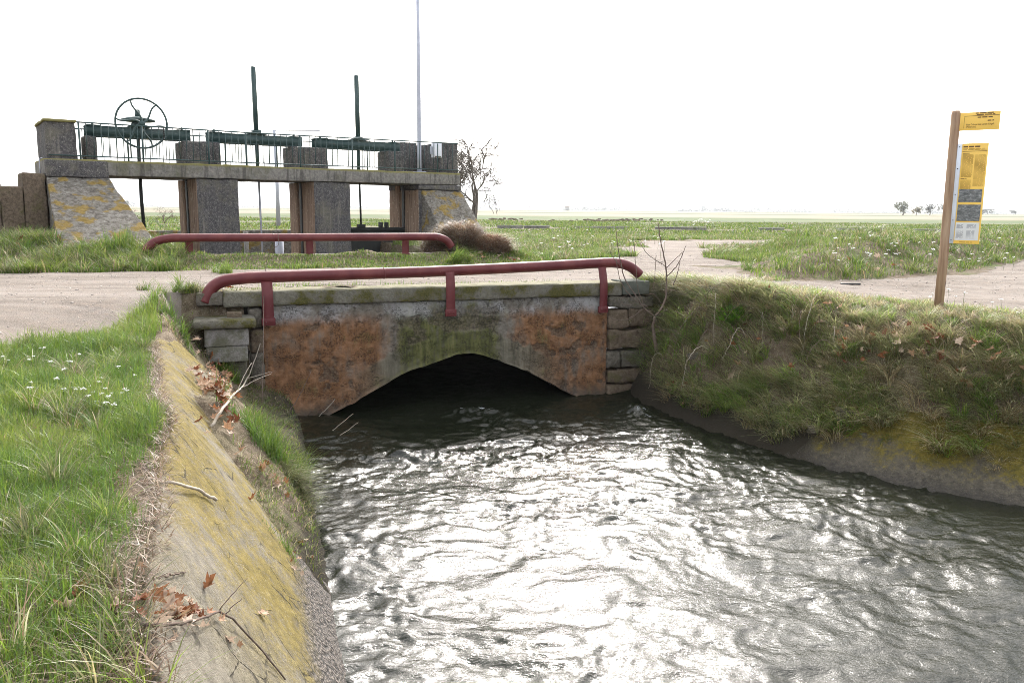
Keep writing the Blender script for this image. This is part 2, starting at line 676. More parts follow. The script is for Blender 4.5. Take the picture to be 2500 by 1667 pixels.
def mat_road():
    M = Mat('gravel_track')
    p = M.pos()
    n1 = M.noise(p, .5, 5)
    n2 = M.noise(p, 7, 5, .65)
    rut = M.noise(M.mapping(p, (.22, 2.4, 1), rot=(0, 0, -.35)), 1.3, 5, .6)
    v = M.voronoi(p, 42)
    v2 = M.voronoi(p, 95)
    c = M.ramp(n1, [(.3, (.125, .104, .086)), (.5, (.185, .157, .133)), (.7, (.24, .208, .18))])
    c = M.mix(M.math('MULTIPLY', M.step(rut, .45, .62), .45), c, (.30, .265, .235))
    c = M.mix(M.math('MULTIPLY', M.step(rut, .46, .34), .4), c, (.17, .14, .115))
    c = M.mix(M.step(n2, .45, .75), c, (.22, .175, .14))
    c = M.mix(M.math('MULTIPLY', M.step(v2, .35, .12), M.step(n2, .4, .6)), c, (.40, .365, .33))
    c = M.mix(M.math('MULTIPLY', M.step(v, .26, .1), M.step(M.noise(p, 2.2, 3), .5, .62)), c, (.22, .20, .185))
    h = M.math('ADD', M.math('MULTIPLY', v, -.6), M.math('ADD', M.math('MULTIPLY', v2, -.3), n2))
    M.bsdf(c, .95, M.bump(h, .8, .02), .15)
    return M


def mat_lining():
    M = Mat('lichen_concrete_lining')
    p = M.pos()
    x, y, z = M.sep(p)
    n1 = M.noise(p, 1.3, 6, .6)
    n2 = M.noise(p, 11, 6, .7)
    n3 = M.noise(p, 70, 4, .7)
    st = M.noise(p, 1.5, 8, .7)
    c = M.ramp(n2, [(.25, (.11, .095, .072)), (.5, (.205, .183, .145)), (.75, (.30, .275, .228))])
    lichen = M.ramp(n2, [(.3, (.11, .082, .020)), (.55, (.215, .165, .044)), (.8, (.31, .25, .098))])
    crust = M.math('ADD', M.math('MULTIPLY', M.math('SUBTRACT', n2, .5), .7), M.math('MULTIPLY', M.math('SUBTRACT', n3, .5), .8))
    lm = M.math('MULTIPLY', M.step(M.math('ADD', M.math('ADD', st, M.math('MULTIPLY', n1, .7)), crust), .67, .89), M.step(y, 3.0, 5.0))
    c = M.mix(lm, c, lichen)
    pits = M.step(n3, .53, .62)
    c = M.mix(M.math('MULTIPLY', pits, M.step(n1, .35, .6)), c, (.10, .09, .055))
    cr = M.voronoi(M.mapping(p, (1, 1, 1)), 2.6, 'DISTANCE_TO_EDGE')
    wv = M.math('ADD', cr, M.math('MULTIPLY', M.math('SUBTRACT', n2, .5), .10))
    crack = M.math('MULTIPLY', M.step(wv, .02, .0), M.step(n1, .46, .56))
    c = M.mix(M.math('MULTIPLY', crack, .85), c, (.05, .042, .03))
    wet = M.step(M.math('ADD', z, M.math('MULTIPLY', M.math('SUBTRACT', n2, .5), .35)), -1.45, -1.75)
    agg = M.voronoi(p, 34)
    spots = M.math('MULTIPLY', M.step(M.voronoi(p, 26), .30, .16), M.step(M.noise(p, 3.1, 4), .48, .6))
    c = M.mix(M.math('MULTIPLY', spots, .35), c, (.40, .36, .29))
    dark = M.ramp(agg, [(.1, (.26, .22, .18)), (.4, (.12, .10, .085)), (.7, (.03, .026, .022))])
    c = M.mix(wet, c, dark)
    h = M.math('ADD', M.math('ADD', n2, M.math('MULTIPLY', n3, 1.0)), M.math('MULTIPLY', M.math('MULTIPLY', agg, wet), -1.6))
    h = M.math('SUBTRACT', h, M.math('MULTIPLY', crack, 1.2))
    M.bsdf(c, M.ramp(wet, [(0, .95), (1, .5)]), M.bump(h, .75, .025), .3)
    return M


def mat_lining_right():
    M = Mat('mossy_concrete_lining')
    p = M.pos()
    x, y, z = M.sep(p)
    n1 = M.noise(p, 1.6, 6, .6)
    n2 = M.noise(p, 14, 6, .7)
    agg = M.voronoi(p, 40)
    c = M.ramp(n2, [(.3, (.06, .052, .038)), (.7, (.14, .122, .092))])
    moss = M.ramp(n2, [(.3, (.055, .052, .010)), (.7, (.19, .145, .028))])
    mm = M.step(M.math('ADD', M.math('ADD', z, M.math('MULTIPLY', n1, 1.0)), M.math('MULTIPLY', n2, .7)), -1.14, -.84)
    c = M.mix(mm, c, moss)
    wet = M.step(M.math('ADD', z, M.math('MULTIPLY', n2, .2)), -1.85, -2.05)
    c = M.mix(M.math('MULTIPLY', wet, .75), c, (.035, .032, .03))
    c = M.mix(M.step(M.math('ADD', M.attr('bare', 'Fac'), M.math('MULTIPLY', M.math('SUBTRACT', n1, .5), 1.2)), .3, .75), (.04, .034, .025), c)   # mud washed over its upstream end
    h = M.math('ADD', n2, M.math('MULTIPLY', agg, -.7))
    M.bsdf(c, .85, M.bump(h, .8, .03), .25)
    return M


def mat_water():
    M = Mat('turbid_canal_water')
    p = M.pos()
    foam = M.attr('foam', 'Fac')
    w = M.mapping(p, (1.0, 1.5, 1), rot=(0, 0, .3))
    n1 = M.noise(w, 14, 3, .6, 1.2)
    n2 = M.noise(w, 30, 3, .6, .8)
    n3 = M.noise(w, 60, 2, .6, .4)
    h = M.math('ADD', M.math('ADD', n1, M.math('MULTIPLY', n2, .5)), M.math('MULTIPLY', n3, .22))
    nb = M.bump(h, 1.0, .006)
    fn = M.noise(w, 22, 5, .7, 1.0)
    fm = M.step(M.math('ADD', foam, M.math('MULTIPLY', M.math('SUBTRACT', fn, .5), 1.5)), .55, .9)
    c = M.mix(fm, (.010, .012, .007), (.55, .58, .6))
    M.bsdf(c, M.ramp(fm, [(0, .11), (1, .6)]), nb, .5, ior=1.333)
    return M


def mat_simple(name, col, rough=.6, spec=.3, metal=0.0, var=.25, scale=8, bump=.15, bdist=.01):
    M = Mat(name)
    p = M.coord()
    n = M.noise(p, scale, 5, .6)
    a = tuple(max(0, k * (1 - var)) for k in col)
    b = tuple(min(1, k * (1 + var)) for k in col)
    M.bsdf(M.ramp(n, [(.3, a), (.7, b)]), rough, M.bump(n, bump, bdist), spec, metal)
    return M


def mat_crust(name='lichen_crusted_concrete'):
    M = Mat(name)
    p = M.coord()
    n1 = M.noise(p, 1.4, 5, .6)
    n2 = M.noise(p, 16, 5, .7)
    n3 = M.noise(p, 45, 3, .7)
    c = M.ramp(n2, [(.3, (.045, .043, .045)), (.55, (.11, .105, .105)), (.75, (.25, .235, .22))])
    c = M.mix(M.step(n3, .58, .68), c, (.36, .34, .31))
    c = M.mix(M.math('MULTIPLY', M.step(n1, .5, .68), .55), c, (.19, .175, .13))
    st = M.noise(M.mapping(p, (6, 6, .35)), 1.5, 5, .65)
    c = M.mix(M.math('MULTIPLY', M.step(st, .55, .70), .55), c, (.26, .235, .20))
    c = M.mix(M.math('MULTIPLY', M.step(st, .45, .30), .6), c, (.03, .03, .03))
    M.bsdf(c, .95, M.bump(M.math('ADD', n2, n3), .8, .03), .15)
    return M


def mat_deck():
    M = Mat('weathered_deck_concrete')
    p = M.coord()
    n1 = M.noise(p, 1.1, 5, .6)
    n2 = M.noise(p, 13, 5, .7)
    z = M.sep(p)[2]
    c = M.ramp(n2, [(.3, (.13, .125, .115)), (.7, (.29, .27, .24))])
    c = M.mix(M.step(n1, .5, .7), c, (.13, .125, .085))
    st = M.noise(M.mapping(p, (5, 5, .5)), 1.6, 5, .65)
    c = M.mix(M.math('MULTIPLY', M.step(st, .50, .66), .65), c, (.06, .056, .05))
    c = M.mix(M.math('MULTIPLY', M.step(M.math('ADD', z, M.math('MULTIPLY', n2, .12)), 2.41, 2.47), .8), c, (.20, .18, .05))
    M.bsdf(c, .95, M.bump(n2, .6, .03), .15)
    return M


def mat_reveal():
    M = Mat('tan_shuttered_concrete')
    p = M.coord()
    st = M.noise(M.mapping(p, (9, 9, .5)), 1.6, 5, .6)
    n2 = M.noise(p, 12, 4)
    c = M.ramp(st, [(.25, (.085, .058, .044)), (.5, (.24, .168, .12)), (.75, (.37, .275, .205))])
    c = M.mix(M.step(n2, .55, .75), c, (.42, .34, .26))
    M.bsdf(c, .9, M.bump(st, .4, .02), .15)
    return M


def mat_pitched():
    M = Mat('lichen_stone_pitching')
    p = M.coord()
    n1 = M.noise(p, 1.5, 5, .6)
    n2 = M.noise(M.mapping(p, (6, 6, 9)), 1.5, 7, .75, .4)
    n3 = M.noise(p, 2.6, 4)
    c = M.ramp(n2, [(.28, (.045, .04, .034)), (.45, (.14, .125, .105)), (.6, (.25, .235, .205)), (.8, (.38, .355, .315))])
    yel = M.ramp(n2, [(.3, (.16, .105, .02)), (.7, (.34, .235, .06))])
    c = M.mix(M.math('MULTIPLY', M.step(n3, .52, .62), .85), c, yel)
    M.bsdf(c, .95, M.bump(n2, 1.0, .06), .15)
    return M


def mat_plaster():
    """bridge face: orange lichen, grey render, green algae; object coords = (u, v, z)"""
    M = Mat('stained_bridge_plaster')
    p = M.coord()
    u, v, z = M.sep(p)
    n1 = M.noise(p, 1.7, 6, .62)
    n2 = M.noise(p, 9, 6, .7)
    n3 = M.noise(p, 42, 4, .75)
    sv = M.noise(M.mapping(p, (7, 1, .9)), 1.5, 5, .6)
    grey = M.ramp(n2, [(.3, (.10, .088, .072)), (.7, (.25, .225, .19))])
    orange = M.ramp(M.math('ADD', M.math('MULTIPLY', n2, .6), M.math('MULTIPLY', sv, .4)),
                    [(.3, (.10, .055, .032)), (.5, (.235, .118, .058)), (.72, (.36, .205, .115))])
    green = M.ramp(sv, [(.3, (.045, .05, .018)), (.55, (.11, .115, .035)), (.8, (.20, .19, .07))])
    # orange flanks: |u - 0.35| large, mid-height
    du = M.math('ABSOLUTE', M.math('SUBTRACT', u, .35))
    om = M.math('ADD', M.math('MULTIPLY', M.step(du, .55, 1.5), .60), M.math('MULTIPLY', M.math('SUBTRACT', M.math('ADD', n1, M.math('MULTIPLY', sv, .4)), .7), 1.5))
    om = M.math('MULTIPLY', M.step(om, .10, .66), M.step(M.math('ADD', z, M.math('MULTIPLY', sv, .35)), -.18, -.42))
    c = M.mix(om, grey, orange)
    bandc = M.ramp(sv, [(.3, (.085, .08, .055)), (.55, (.17, .155, .115)), (.8, (.27, .25, .20))])
    c = M.mix(M.math('MULTIPLY', M.attr('band', 'Fac'), .9), c, bandc)
    # algae over the crown of the arch
    gm = M.math('ADD', M.math('MULTIPLY', M.step(du, 1.5, .3), .55), M.math('MULTIPLY', M.math('SUBTRACT', M.math('ADD', n1, M.math('MULTIPLY', sv, .5)), .75), 1.7))
    gm = M.step(gm, .10, .52)
    c = M.mix(M.math('MULTIPLY', gm, .9), c, green)
    # pale lime run-off under the coping
    lime = M.math('MULTIPLY', M.step(M.math('ADD', z, M.math('MULTIPLY', sv, .25)), -.50, -.28), M.step(n1, .42, .58))
    c = M.mix(M.math('MULTIPLY', lime, .75), c, (.42, .41, .41))
    # dark pits, stones showing through
    pit = M.math('MULTIPLY', M.step(n3, .50, .60), M.step(M.noise(p, 3.3, 5, .65), .42, .62))
    c = M.mix(M.math('MULTIPLY', pit, .8), c, (.05, .042, .035))
    rub = M.ramp(M.math('ADD', M.math('MULTIPLY', M.voronoi(p, 27), .6), M.math('MULTIPLY', n2, .5)), [(.25, (.21, .165, .12)), (.5, (.125, .10, .075)), (.75, (.05, .042, .035))])
    c = M.mix(M.math('MULTIPLY', M.attr('spall', 'Fac'), .62), c, rub)
    low = M.step(M.math('ADD', z, M.math('MULTIPLY', n2, .35)), -1.62, -1.95)
    c = M.mix(M.math('MULTIPLY', low, .8), c, (.10, .09, .075))
    h = M.math('ADD', M.math('ADD', n2, M.math('MULTIPLY', n3, .5)), M.math('MULTIPLY', pit, -.8))
    M.bsdf(c, .92, M.bump(h, 1.0, .035), .2)
    return M


def mat_mossy(name='mossy_coping_concrete'):
    M = Mat(name)
    p = M.coord()
    u, v, z = M.sep(p)
    n1 = M.noise(p, 2.2, 5, .6)
    n2 = M.noise(p, 15, 6, .7)
    n3 = M.noise(p, 50, 3, .7)
    c = M.ramp(n2, [(.3, (.085, .078, .06)), (.7, (.24, .225, .185))])
    moss = M.ramp(n3, [(.3, (.035, .038, .010)), (.7, (.12, .105, .022))])
    c = M.mix(M.math('MULTIPLY', M.step(M.math('ADD', M.math('MULTIPLY', n1, 1.0), M.math('MULTIPLY', n2, .5)), .68, .86), .9), c, moss)
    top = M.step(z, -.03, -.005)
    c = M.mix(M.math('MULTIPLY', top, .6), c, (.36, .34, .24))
    M.bsdf(c, .95, M.bump(M.math('ADD', n2, M.math('MULTIPLY', n3, .6)), .9, .03), .15)
    return M


def mat_paint(name, col, fade):
    M = Mat(name)
    p = M.coord()
    n1 = M.noise(p, 2.5, 5, .6)
    n2 = M.noise(p, 30, 4, .7)
    c = M.mix(M.step(n1, .4, .7), col, fade)
    chip = M.math('MULTIPLY', M.step(n2, .64, .68), M.step(M.noise(p, 5, 3), .45, .6))
    c = M.mix(M.math('MULTIPLY', chip, .55), c, tuple(min(1, k * 1.6 + .10) for k in fade))
    rust = M.math('MULTIPLY', M.step(M.noise(p, 11, 5, .7), .60, .70), M.step(n1, .40, .62))
    c = M.mix(M.math('MULTIPLY', rust, .6), c, (.085, .040, .022))
    M.bsdf(c, M.ramp(n2, [(.3, .38), (.7, .6)]), M.bump(n2, .12, .01), .35)
    return M


def mat_crustier(name, dark, light, moss):
    M = Mat(name)
    p = M.coord()
    n1 = M.noise(p, 3.1, 5, .65)
    n2 = M.noise(p, 17, 6, .7)
    n3 = M.noise(p, 55, 3, .7)
    c = M.ramp(n2, [(.3, dark), (.7, light)])
    c = M.mix(M.math('MULTIPLY', M.step(n1, .5, .66), .75), c, moss)
    c = M.mix(M.math('MULTIPLY', M.step(n3, .58, .68), .6), c, tuple(k * .4 for k in dark))
    M.bsdf(c, .95, M.bump(M.math('ADD', n2, M.math('MULTIPLY', n3, .5)), .9, .03), .15)
    return M


def mat_leaf(name='dry_leaf'):
    M = Mat(name)
    p = M.coord()
    n = M.noise(p, 30, 4)
    oi = M.n.new('ShaderNodeObjectInfo').outputs['Random']
    c = M.ramp(oi, [(0, (.20, .075, .035)), (.35, (.30, .13, .065)), (.6, (.42, .24, .14)), (.85, (.52, .36, .25)), (1, (.58, .44, .34))])
    c = M.mix(M.step(n, .4, .8), c, (.22, .11, .06))
    M.leafy(c, .25, .55, .3)
    return M


MATS = dict(
    ground=mat_ground(), road=mat_road(), lining=mat_lining(), lining_r=mat_lining_right(), water=mat_water(), crust=mat_crust(), deck=mat_deck(),
    reveal=mat_reveal(), pitched=mat_pitched(), plaster=mat_plaster(), mossy=mat_mossy(),
    red=mat_paint('faded_red_paint', (.105, .018, .021), (.155, .036, .034)), green=mat_paint('teal_green_paint', (.026, .054, .052), (.045, .076, .072)),
    iron=mat_simple('dark_iron', (.022, .024, .022), .6, .4), stone=mat_crustier('grey_stone', (.075, .066, .054), (.19, .17, .14), (.08, .08, .036)),
    bstone=mat_crustier('brown_stone', (.075, .058, .042), (.21, .16, .115), (.10, .095, .04)), pale=mat_crustier('pale_grey_stone', (.19, .18, .165), (.36, .345, .325), (.12, .12, .07)),
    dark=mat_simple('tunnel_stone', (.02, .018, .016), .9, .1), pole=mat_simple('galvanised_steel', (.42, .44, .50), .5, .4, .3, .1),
    white=mat_simple('white_enamel', (.72, .74, .78), .45, .4, 0, .04), black=mat_simple('black_plastic', (.02, .02, .022), .4, .4),
    yellow=mat_simple('sign_yellow', (.90, .58, .12), .4, .35, 0, .05, 3, .02), ink=mat_simple('sign_ink', (.16, .09, .035), .6, .2, 0, .1),
    paleink=mat_simple('sign_fine_print', (.42, .25, .05), .6, .2, 0, .1), grayink=mat_simple('grey_print', (.3, .3, .32), .6, .2, 0, .1),
    panelwhite=mat_simple('panel_white', (.70, .70, .68), .45, .3, 0, .03), alu=mat_simple('aluminium', (.62, .66, .72), .4, .5, .5, .05),
    bark=mat_simple('grey_bark', (.17, .15, .13), .95, .15, 0, .4, 14, .6, .02), twig=mat_simple('twig_bark', (.14, .105, .085), .9, .15, 0, .4, 20, .5, .01),
    pale_twig=mat_simple('weathered_wood', (.44, .38, .31), .85, .2, 0, .3, 16, .5, .01), leaf=mat_leaf(),
)

G_ = Mat('grass_blades')
G_.leafy(G_.attr('col'), .48, .40, .45)
MATS['grass'] = G_
FL = Mat('white_petals')
FL.leafy((.80, .80, .78), .3, .6, .2)
MATS['petal'] = FL

# ------------------------------------------------------------------ terrain
def axis(lo, hi, step, far_lo, far_hi, g=1.16):
    mid = np.arange(lo, hi + 1e-6, step)
    a, s = [], step
    p = hi
    while p < far_hi:
        s *= g
        p += s
        a.append(p)
    b, s, p = [], step, lo
    while p > far_lo:
        s *= g
        p -= s
        b.append(p)
    return np.concatenate([b[::-1], mid, a])


gx, gy = axis(-11.5, 13.0, .085, -9000, 9000), axis(1.0, 26.0, .085, -60, 12000)
GX, GY = np.meshgrid(gx, gy)
GZ = height(GX.ravel(), GY.ravel())
TV = np.stack([GX.ravel(), GY.ravel(), GZ], 1)
TF = grid_faces(len(gx), len(gy))
zf = TV[TF][:, :, 2]
cen = TV[TF].mean(1)
cu, cv = b_uv(cen[:, 0], cen[:, 1])
_GZ2 = GZ.reshape(GX.shape)


def hfast(x, y):
    """bilinear lookup in the terrain grid"""
    x, y = np.asarray(x, float), np.asarray(y, float)
    i = np.clip(np.searchsorted(gx, x) - 1, 0, len(gx) - 2)
    j = np.clip(np.searchsorted(gy, y) - 1, 0, len(gy) - 2)
    fx, fy = np.clip((x - gx[i]) / (gx[i + 1] - gx[i]), 0, 1), np.clip((y - gy[j]) / (gy[j + 1] - gy[j]), 0, 1)
    return (_GZ2[j, i] * (1 - fx) + _GZ2[j, i + 1] * fx) * (1 - fy) + (_GZ2[j + 1, i] * (1 - fx) + _GZ2[j + 1, i + 1] * fx) * fy


jump = (zf.max(1) - zf.min(1) > .35) & (np.abs(cv) < .3) & (cu > -3.0) & (cu < 4.05)
ground = link_mesh('ground', np_mesh('ground', TV, TF[~jump], MATS['ground']))
tag(ground, kind='structure')

rmask = road_sd(TV[:, 0], TV[:, 1]) > 0
rf = TF[(rmask[TF].sum(1) >= 3) & ~jump & (np.abs(cen[:, 0]) < 60) & (cen[:, 1] < 60)]
used, inv = np.unique(rf, return_inverse=True)
road = link_mesh('road', np_mesh('road', TV[used] + np.array([0, 0, .007]), inv.reshape(-1, 4), MATS['road']))
tag(road, kind='structure')

# left concrete lining of the canal
yy = np.arange(1.0, 10.3, .045)
ss = np.concatenate([np.linspace(-.2, .95, 46), np.linspace(.97, 1.08, 7)])
S, YY = np.meshgrid(ss, yy)
xw, xr = x_water_left(YY), x_ridge(YY)
LX = xw - S * (xw - xr)
zr = z_ridge(YY)
LZ = np.where(S < 1, WATER + (zr - WATER) * np.sign(S) * np.abs(S) ** .92, zr - .03 * (S - 1) / .15)
LZ = LZ - .035 * np.exp(-((S - 1) / .05) ** 2)
LZ = LZ + .03 + .016 * fbm2(LX * 3, YY * 3, 4, 41) + .012 * fbm2(LX * 14, YY * 14, 3, 42)
LZ = LZ - .10 * smooth(1.0, 1.07, S + .06 * fbm2(LX * 2, YY * 2, 3, 43))
lining = link_mesh('canal_lining', np_mesh('canal_lining', np.stack([LX, YY, LZ], -1).reshape(-1, 3), grid_faces(len(ss), len(yy), True), MATS['lining']))
tag(lining, kind='structure')

# right lining: a strip just above the terrain along the waterline
rp = spline([np.array(q + (0,)) for q in RIGHT[2:10]], 180)
tn = np.gradient(rp, axis=0)
tn /= np.linalg.norm(tn, axis=1, keepdims=True)
nr = np.stack([-tn[:, 1], tn[:, 0], np.zeros(len(tn))], 1)
dd = np.linspace(-.15, 1.05, 26)
RP = rp[:, None, :] + nr[:, None, :] * dd[None, :, None]
rz = np.interp(dd, [-.5, 0, .35, .75, 1.05], [-2.5, WATER, -1.84, -1.50, -1.25])[None, :] + .035
rz = rz + .022 * fbm2(RP[..., 0] * 3, RP[..., 1] * 3, 3, 51) - .16 * smooth(.50, .05, np.linspace(0, 1, 180))[:, None]
rz = rz - .12 * smooth(.8, 1.05, dd)[None, :]
RP[..., 2] = rz
lining_r = link_mesh('canal_lining', np_mesh('canal_lining', RP.reshape(-1, 3), grid_faces(26, 180), MATS['lining_r'], attrs={'bare': np.repeat(smooth(.20, .45, np.linspace(0, 1, 180)), 26)}))
tag(lining_r, kind='structure')

# ------------------------------------------------------------------ water
wx, wy = np.arange(-5.0, 11.5, .03), np.arange(2.4, 19.4, .034)
WX, WY = np.meshgrid(wx, wy)
wu, wv = b_uv(WX, WY)
q1, q2 = fbm2(WX * .9, WY * .9, 3, 61), fbm2(WX * .9, WY * .9, 3, 62)
ax_, ay_ = WX + .35 * q1, WY + .35 * q2
big = fbm2(ax_ * .8, ay_ * 1.0, 2, 63)
mid = fbm2(ax_ * 3.2 + .5 * q2, ay_ * 4.2, 2, 64)
rdg = 1 - 2 * np.abs(fbm2(ax_ * 2.4 + .8 * q1, ay_ * 3.9, 2, 67))
sm = 1 - 2 * np.abs(fbm2(ax_ * 7.0 + 1.2 * q1, ay_ * 10, 2, 65))
fine = 1 - 2 * np.abs(fbm2(ax_ * 12 + 1.5 * q2, ay_ * 16, 2, 66))
patch = .5 + .5 * fbm2(ax_ * .7 + 4, ay_ * .9, 3, 68)
rough_zone = (.55 + .8 * smooth(.3, .75, patch)) + .5 * np.exp(-((wv + 1.2) / 1.6) ** 2)
WZ = WATER + .055 * big + rough_zone * (.019 * mid + .0145 * rdg + .0105 * sm + .0055 * fine)
# standing waves below the arch
for cxp, cyp, su, sv, am in ((1170, 1012, .5, .16, .08), (1555, 1008, .20, .40, .08), (1000, 1115, 1.0, .25, .05), (1300, 1030, .8, .3, .03)):
    c = at_z(cxp, cyp, WATER)
    WZ = WZ + am * np.exp(-((WX - c[0]) / su) ** 2 - ((WY - c[1]) / sv) ** 2) * (1 + .5 * sm)
foam = np.zeros_like(WZ)
for cxp, cyp, su, sv, am in ((1170, 1005, .55, .30, .75), (1570, 1020, .30, .55, .52), (930, 1035, .8, .2, .35), (1300, 1040, .9, .25, .35)):
    c = at_z(cxp, cyp, WATER)
    foam = np.maximum(foam, am * np.exp(-((WX - c[0]) / su) ** 2 - ((WY - c[1]) / sv) ** 2))
foam = foam * 1.25 * (.45 + .55 * smooth(-.2, .4, mid)) * (.4 + .6 * smooth(-.3, .4, sm))
WVt = np.stack([WX, WY, WZ], -1).reshape(-1, 3)
WFc = grid_faces(len(wx), len(wy))
keep = (hfast(WX.ravel(), WY.ravel()) < WATER + .25) | ((np.abs(wv.ravel() - 2.7) < 2.75) & (wu.ravel() > -2.6) & (wu.ravel() < 3.4))
keep &= (wv.ravel() < 5.4)
WFc = WFc[keep[WFc].any(1)]
used, inv = np.unique(WFc, return_inverse=True)
water = link_mesh('canal_water', np_mesh('canal_water', WVt[used], inv.reshape(-1, 4), MATS['water'], attrs={'foam': foam.ravel()[used]}))
tag(water, kind='structure')
bs = np.array([tuple(gw(-.5, -5.2)), tuple(gw(9.6, -5.2)), tuple(gw(9.6, 6)), tuple(gw(-.5, 6))])
bs[:, 2] = -1.35
basin_water = link_mesh('basin_water', np_mesh('basin_water', bs, [np.array([[0, 1, 2, 3]])], MATS['water'], attrs={'foam': np.zeros(4)}))
tag(basin_water, kind='structure')

# ------------------------------------------------------------------ bridge
bridge = tag(empty('arched_bridge', tuple(B0), BA), 'low plastered canal bridge with a pointed flat arch and mossy coping', 'bridge')
ARCH = [(-2.3, -2.5), (-2.03, -2.22), (-1.55, -2.02), (-1.33, -1.92), (-.88, -1.68), (-.43, -1.44), (-.02, -1.33), (.36, -1.215), (.55, -1.18), (.72, -1.175), (.92, -1.22), (1.41, -1.41),
        (1.79, -1.57), (2.17, -1.79), (2.57, -2.01), (2.83, -2.13), (3.13, -2.3), (3.2, -2.5)]
au, az = np.array(ARCH).T
fu = np.linspace(-2.74, 3.36, 330)
zb = np.where((fu < -2.3) | (fu > 3.2), -2.5, np.interp(fu, au, az)) + .012 * vn2(fu * 9, fu * 0, 71)
ft = np.linspace(0, 1, 110)
FU = np.repeat(fu[None, :], 110, 0)
FZ = zb[None, :] + (-.22 - zb[None, :]) * ft[:, None]
spall = fbm2(FU * 1.6 + .3, FZ * 2.4, 4, 78) + .35 * fbm2(FU * 8, FZ * 8, 2, 79)
slp = np.gradient(zb, fu)
band = smooth(.44, .38, (FZ - zb[None, :]) / np.sqrt(1 + slp ** 2)[None, :] + .03 * fbm2(FU * 5, FZ * 5, 2, 82)) * smooth(2.1, 1.2, np.abs(fu - .55))[None, :]
spall = smooth(.20, .27, spall) * smooth(-.28, -.45, FZ) * (1 - band)
cob = np.abs(fbm2(FU * 9, FZ * 11, 2, 81))
FV = spall * (.022 - .022 * cob) - .016 * band + .022 * fbm2(FU * 2.2, FZ * 2.2, 4, 72) + .010 * fbm2(FU * 15, FZ * 15, 3, 73) - .03 * smooth(.05, -.02, (FZ - zb[None, :]))
link_mesh('facade', np_mesh('facade', np.stack([FU, FV, FZ], -1).reshape(-1, 3), grid_faces(330, 110), MATS['plaster'], attrs={'spall': spall.ravel(), 'band': band.ravel()}), bridge)
# barrel of the arch, ring rounded at the lip
av = np.array([-.005, .05, .3, 1.2, 2.5, 4.0, 5.5])
bu_ = np.linspace(-2.3, 3.2, 80)
bz_ = np.interp(bu_, au, az)
BUm, BVm = np.meshgrid(bu_, av)
BZm = np.repeat(bz_[None, :], len(av), 0) - .01
BVx = np.concatenate([np.stack([BUm, BVm, BZm], -1).reshape(-1, 3), [[-3, 5.5, -3], [3.6, 5.5, -3], [3.6, 5.5, -.6], [-3, 5.5, -.6]]])  # unseen end wall added, near-black, so the tunnel stays dark
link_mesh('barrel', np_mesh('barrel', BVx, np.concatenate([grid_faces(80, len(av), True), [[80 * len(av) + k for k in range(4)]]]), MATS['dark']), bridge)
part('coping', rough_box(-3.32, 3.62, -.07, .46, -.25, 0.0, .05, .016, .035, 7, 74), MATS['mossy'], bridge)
part('end_block', rough_box(3.63, 4.18, -.085, .44, -.24, .012, .06, .006, .02, 6, 75), mat_simple('dark_green_stone', (.085, .09, .075), .9, .2, 0, .25, 8, .3), bridge)
part('end_block', rough_box(-3.72, -3.325, -.05, .44, -.22, -.015, .06, .01, .03, 6, 76), MATS['stone'], bridge)
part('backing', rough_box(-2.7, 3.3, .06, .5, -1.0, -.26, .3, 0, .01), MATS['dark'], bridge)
# masonry at the right end
rows = [(-.50, -.265), (-.86, -.52), (-1.27, -.88), (-1.62, -1.29), (-1.92, -1.64), (-2.3, -1.94)]
for k, (z0, z1) in enumerate(rows):
    cuts = [3.37, 3.37 + .94 * (.45 + .25 * ((k * 7) % 3 - 1) * .6), 4.32] if k % 2 else [3.37, 4.30]
    for a, b in zip(cuts[:-1], cuts[1:]):
        part('stone', rough_box(a + .006, b - .006, -.06 + .03 * random.random(), .3, z0 + .004, z1 - .004, .05, .045, .05, 6, 80 + k), MATS['bstone' if (k + int(a * 10)) % 3 else 'stone'], bridge)
# left pier stones and capped pedestal
for k, (z0, z1) in enumerate([(-.60, -.26), (-1.0, -.61), (-1.42, -1.01), (-1.85, -1.43), (-2.4, -1.86)]):
    part('stone', rough_box(-2.96, -2.745, -.05 - .02 * (k % 2), .3, z0 + .004, z1 - .004, .05, .04, .05, 6, 90 + k), MATS['bstone' if k % 2 else 'stone'], bridge)
ped = part('pedestal', rough_box(-3.62, -2.98, -.46, .1, -.80, -.53, .06, .008, .02, 6, 95), MATS['pale'], bridge)
part('cap_stone', rough_box(-3.78, -2.86, -.56, .1, -.525, -.385, .06, .012, .05, 6, 96), MATS['mossy'], ped)
part('plinth', rough_box(-3.60, -3.0, -.44, .1, -1.05, -.805, .06, .01, .02, 6, 97), MATS['pale'], ped)
part('stone', rough_box(-3.3, -3.02, -.32, .1, -1.5, -1.06, .07, .02, .03, 6, 98), MATS['stone'], bridge)
part('brick', rough_box(-3.28, -3.06, -.30, -.12, -.383, -.30, .05, .008, .015, 6, 99), MATS['bstone'], bridge)


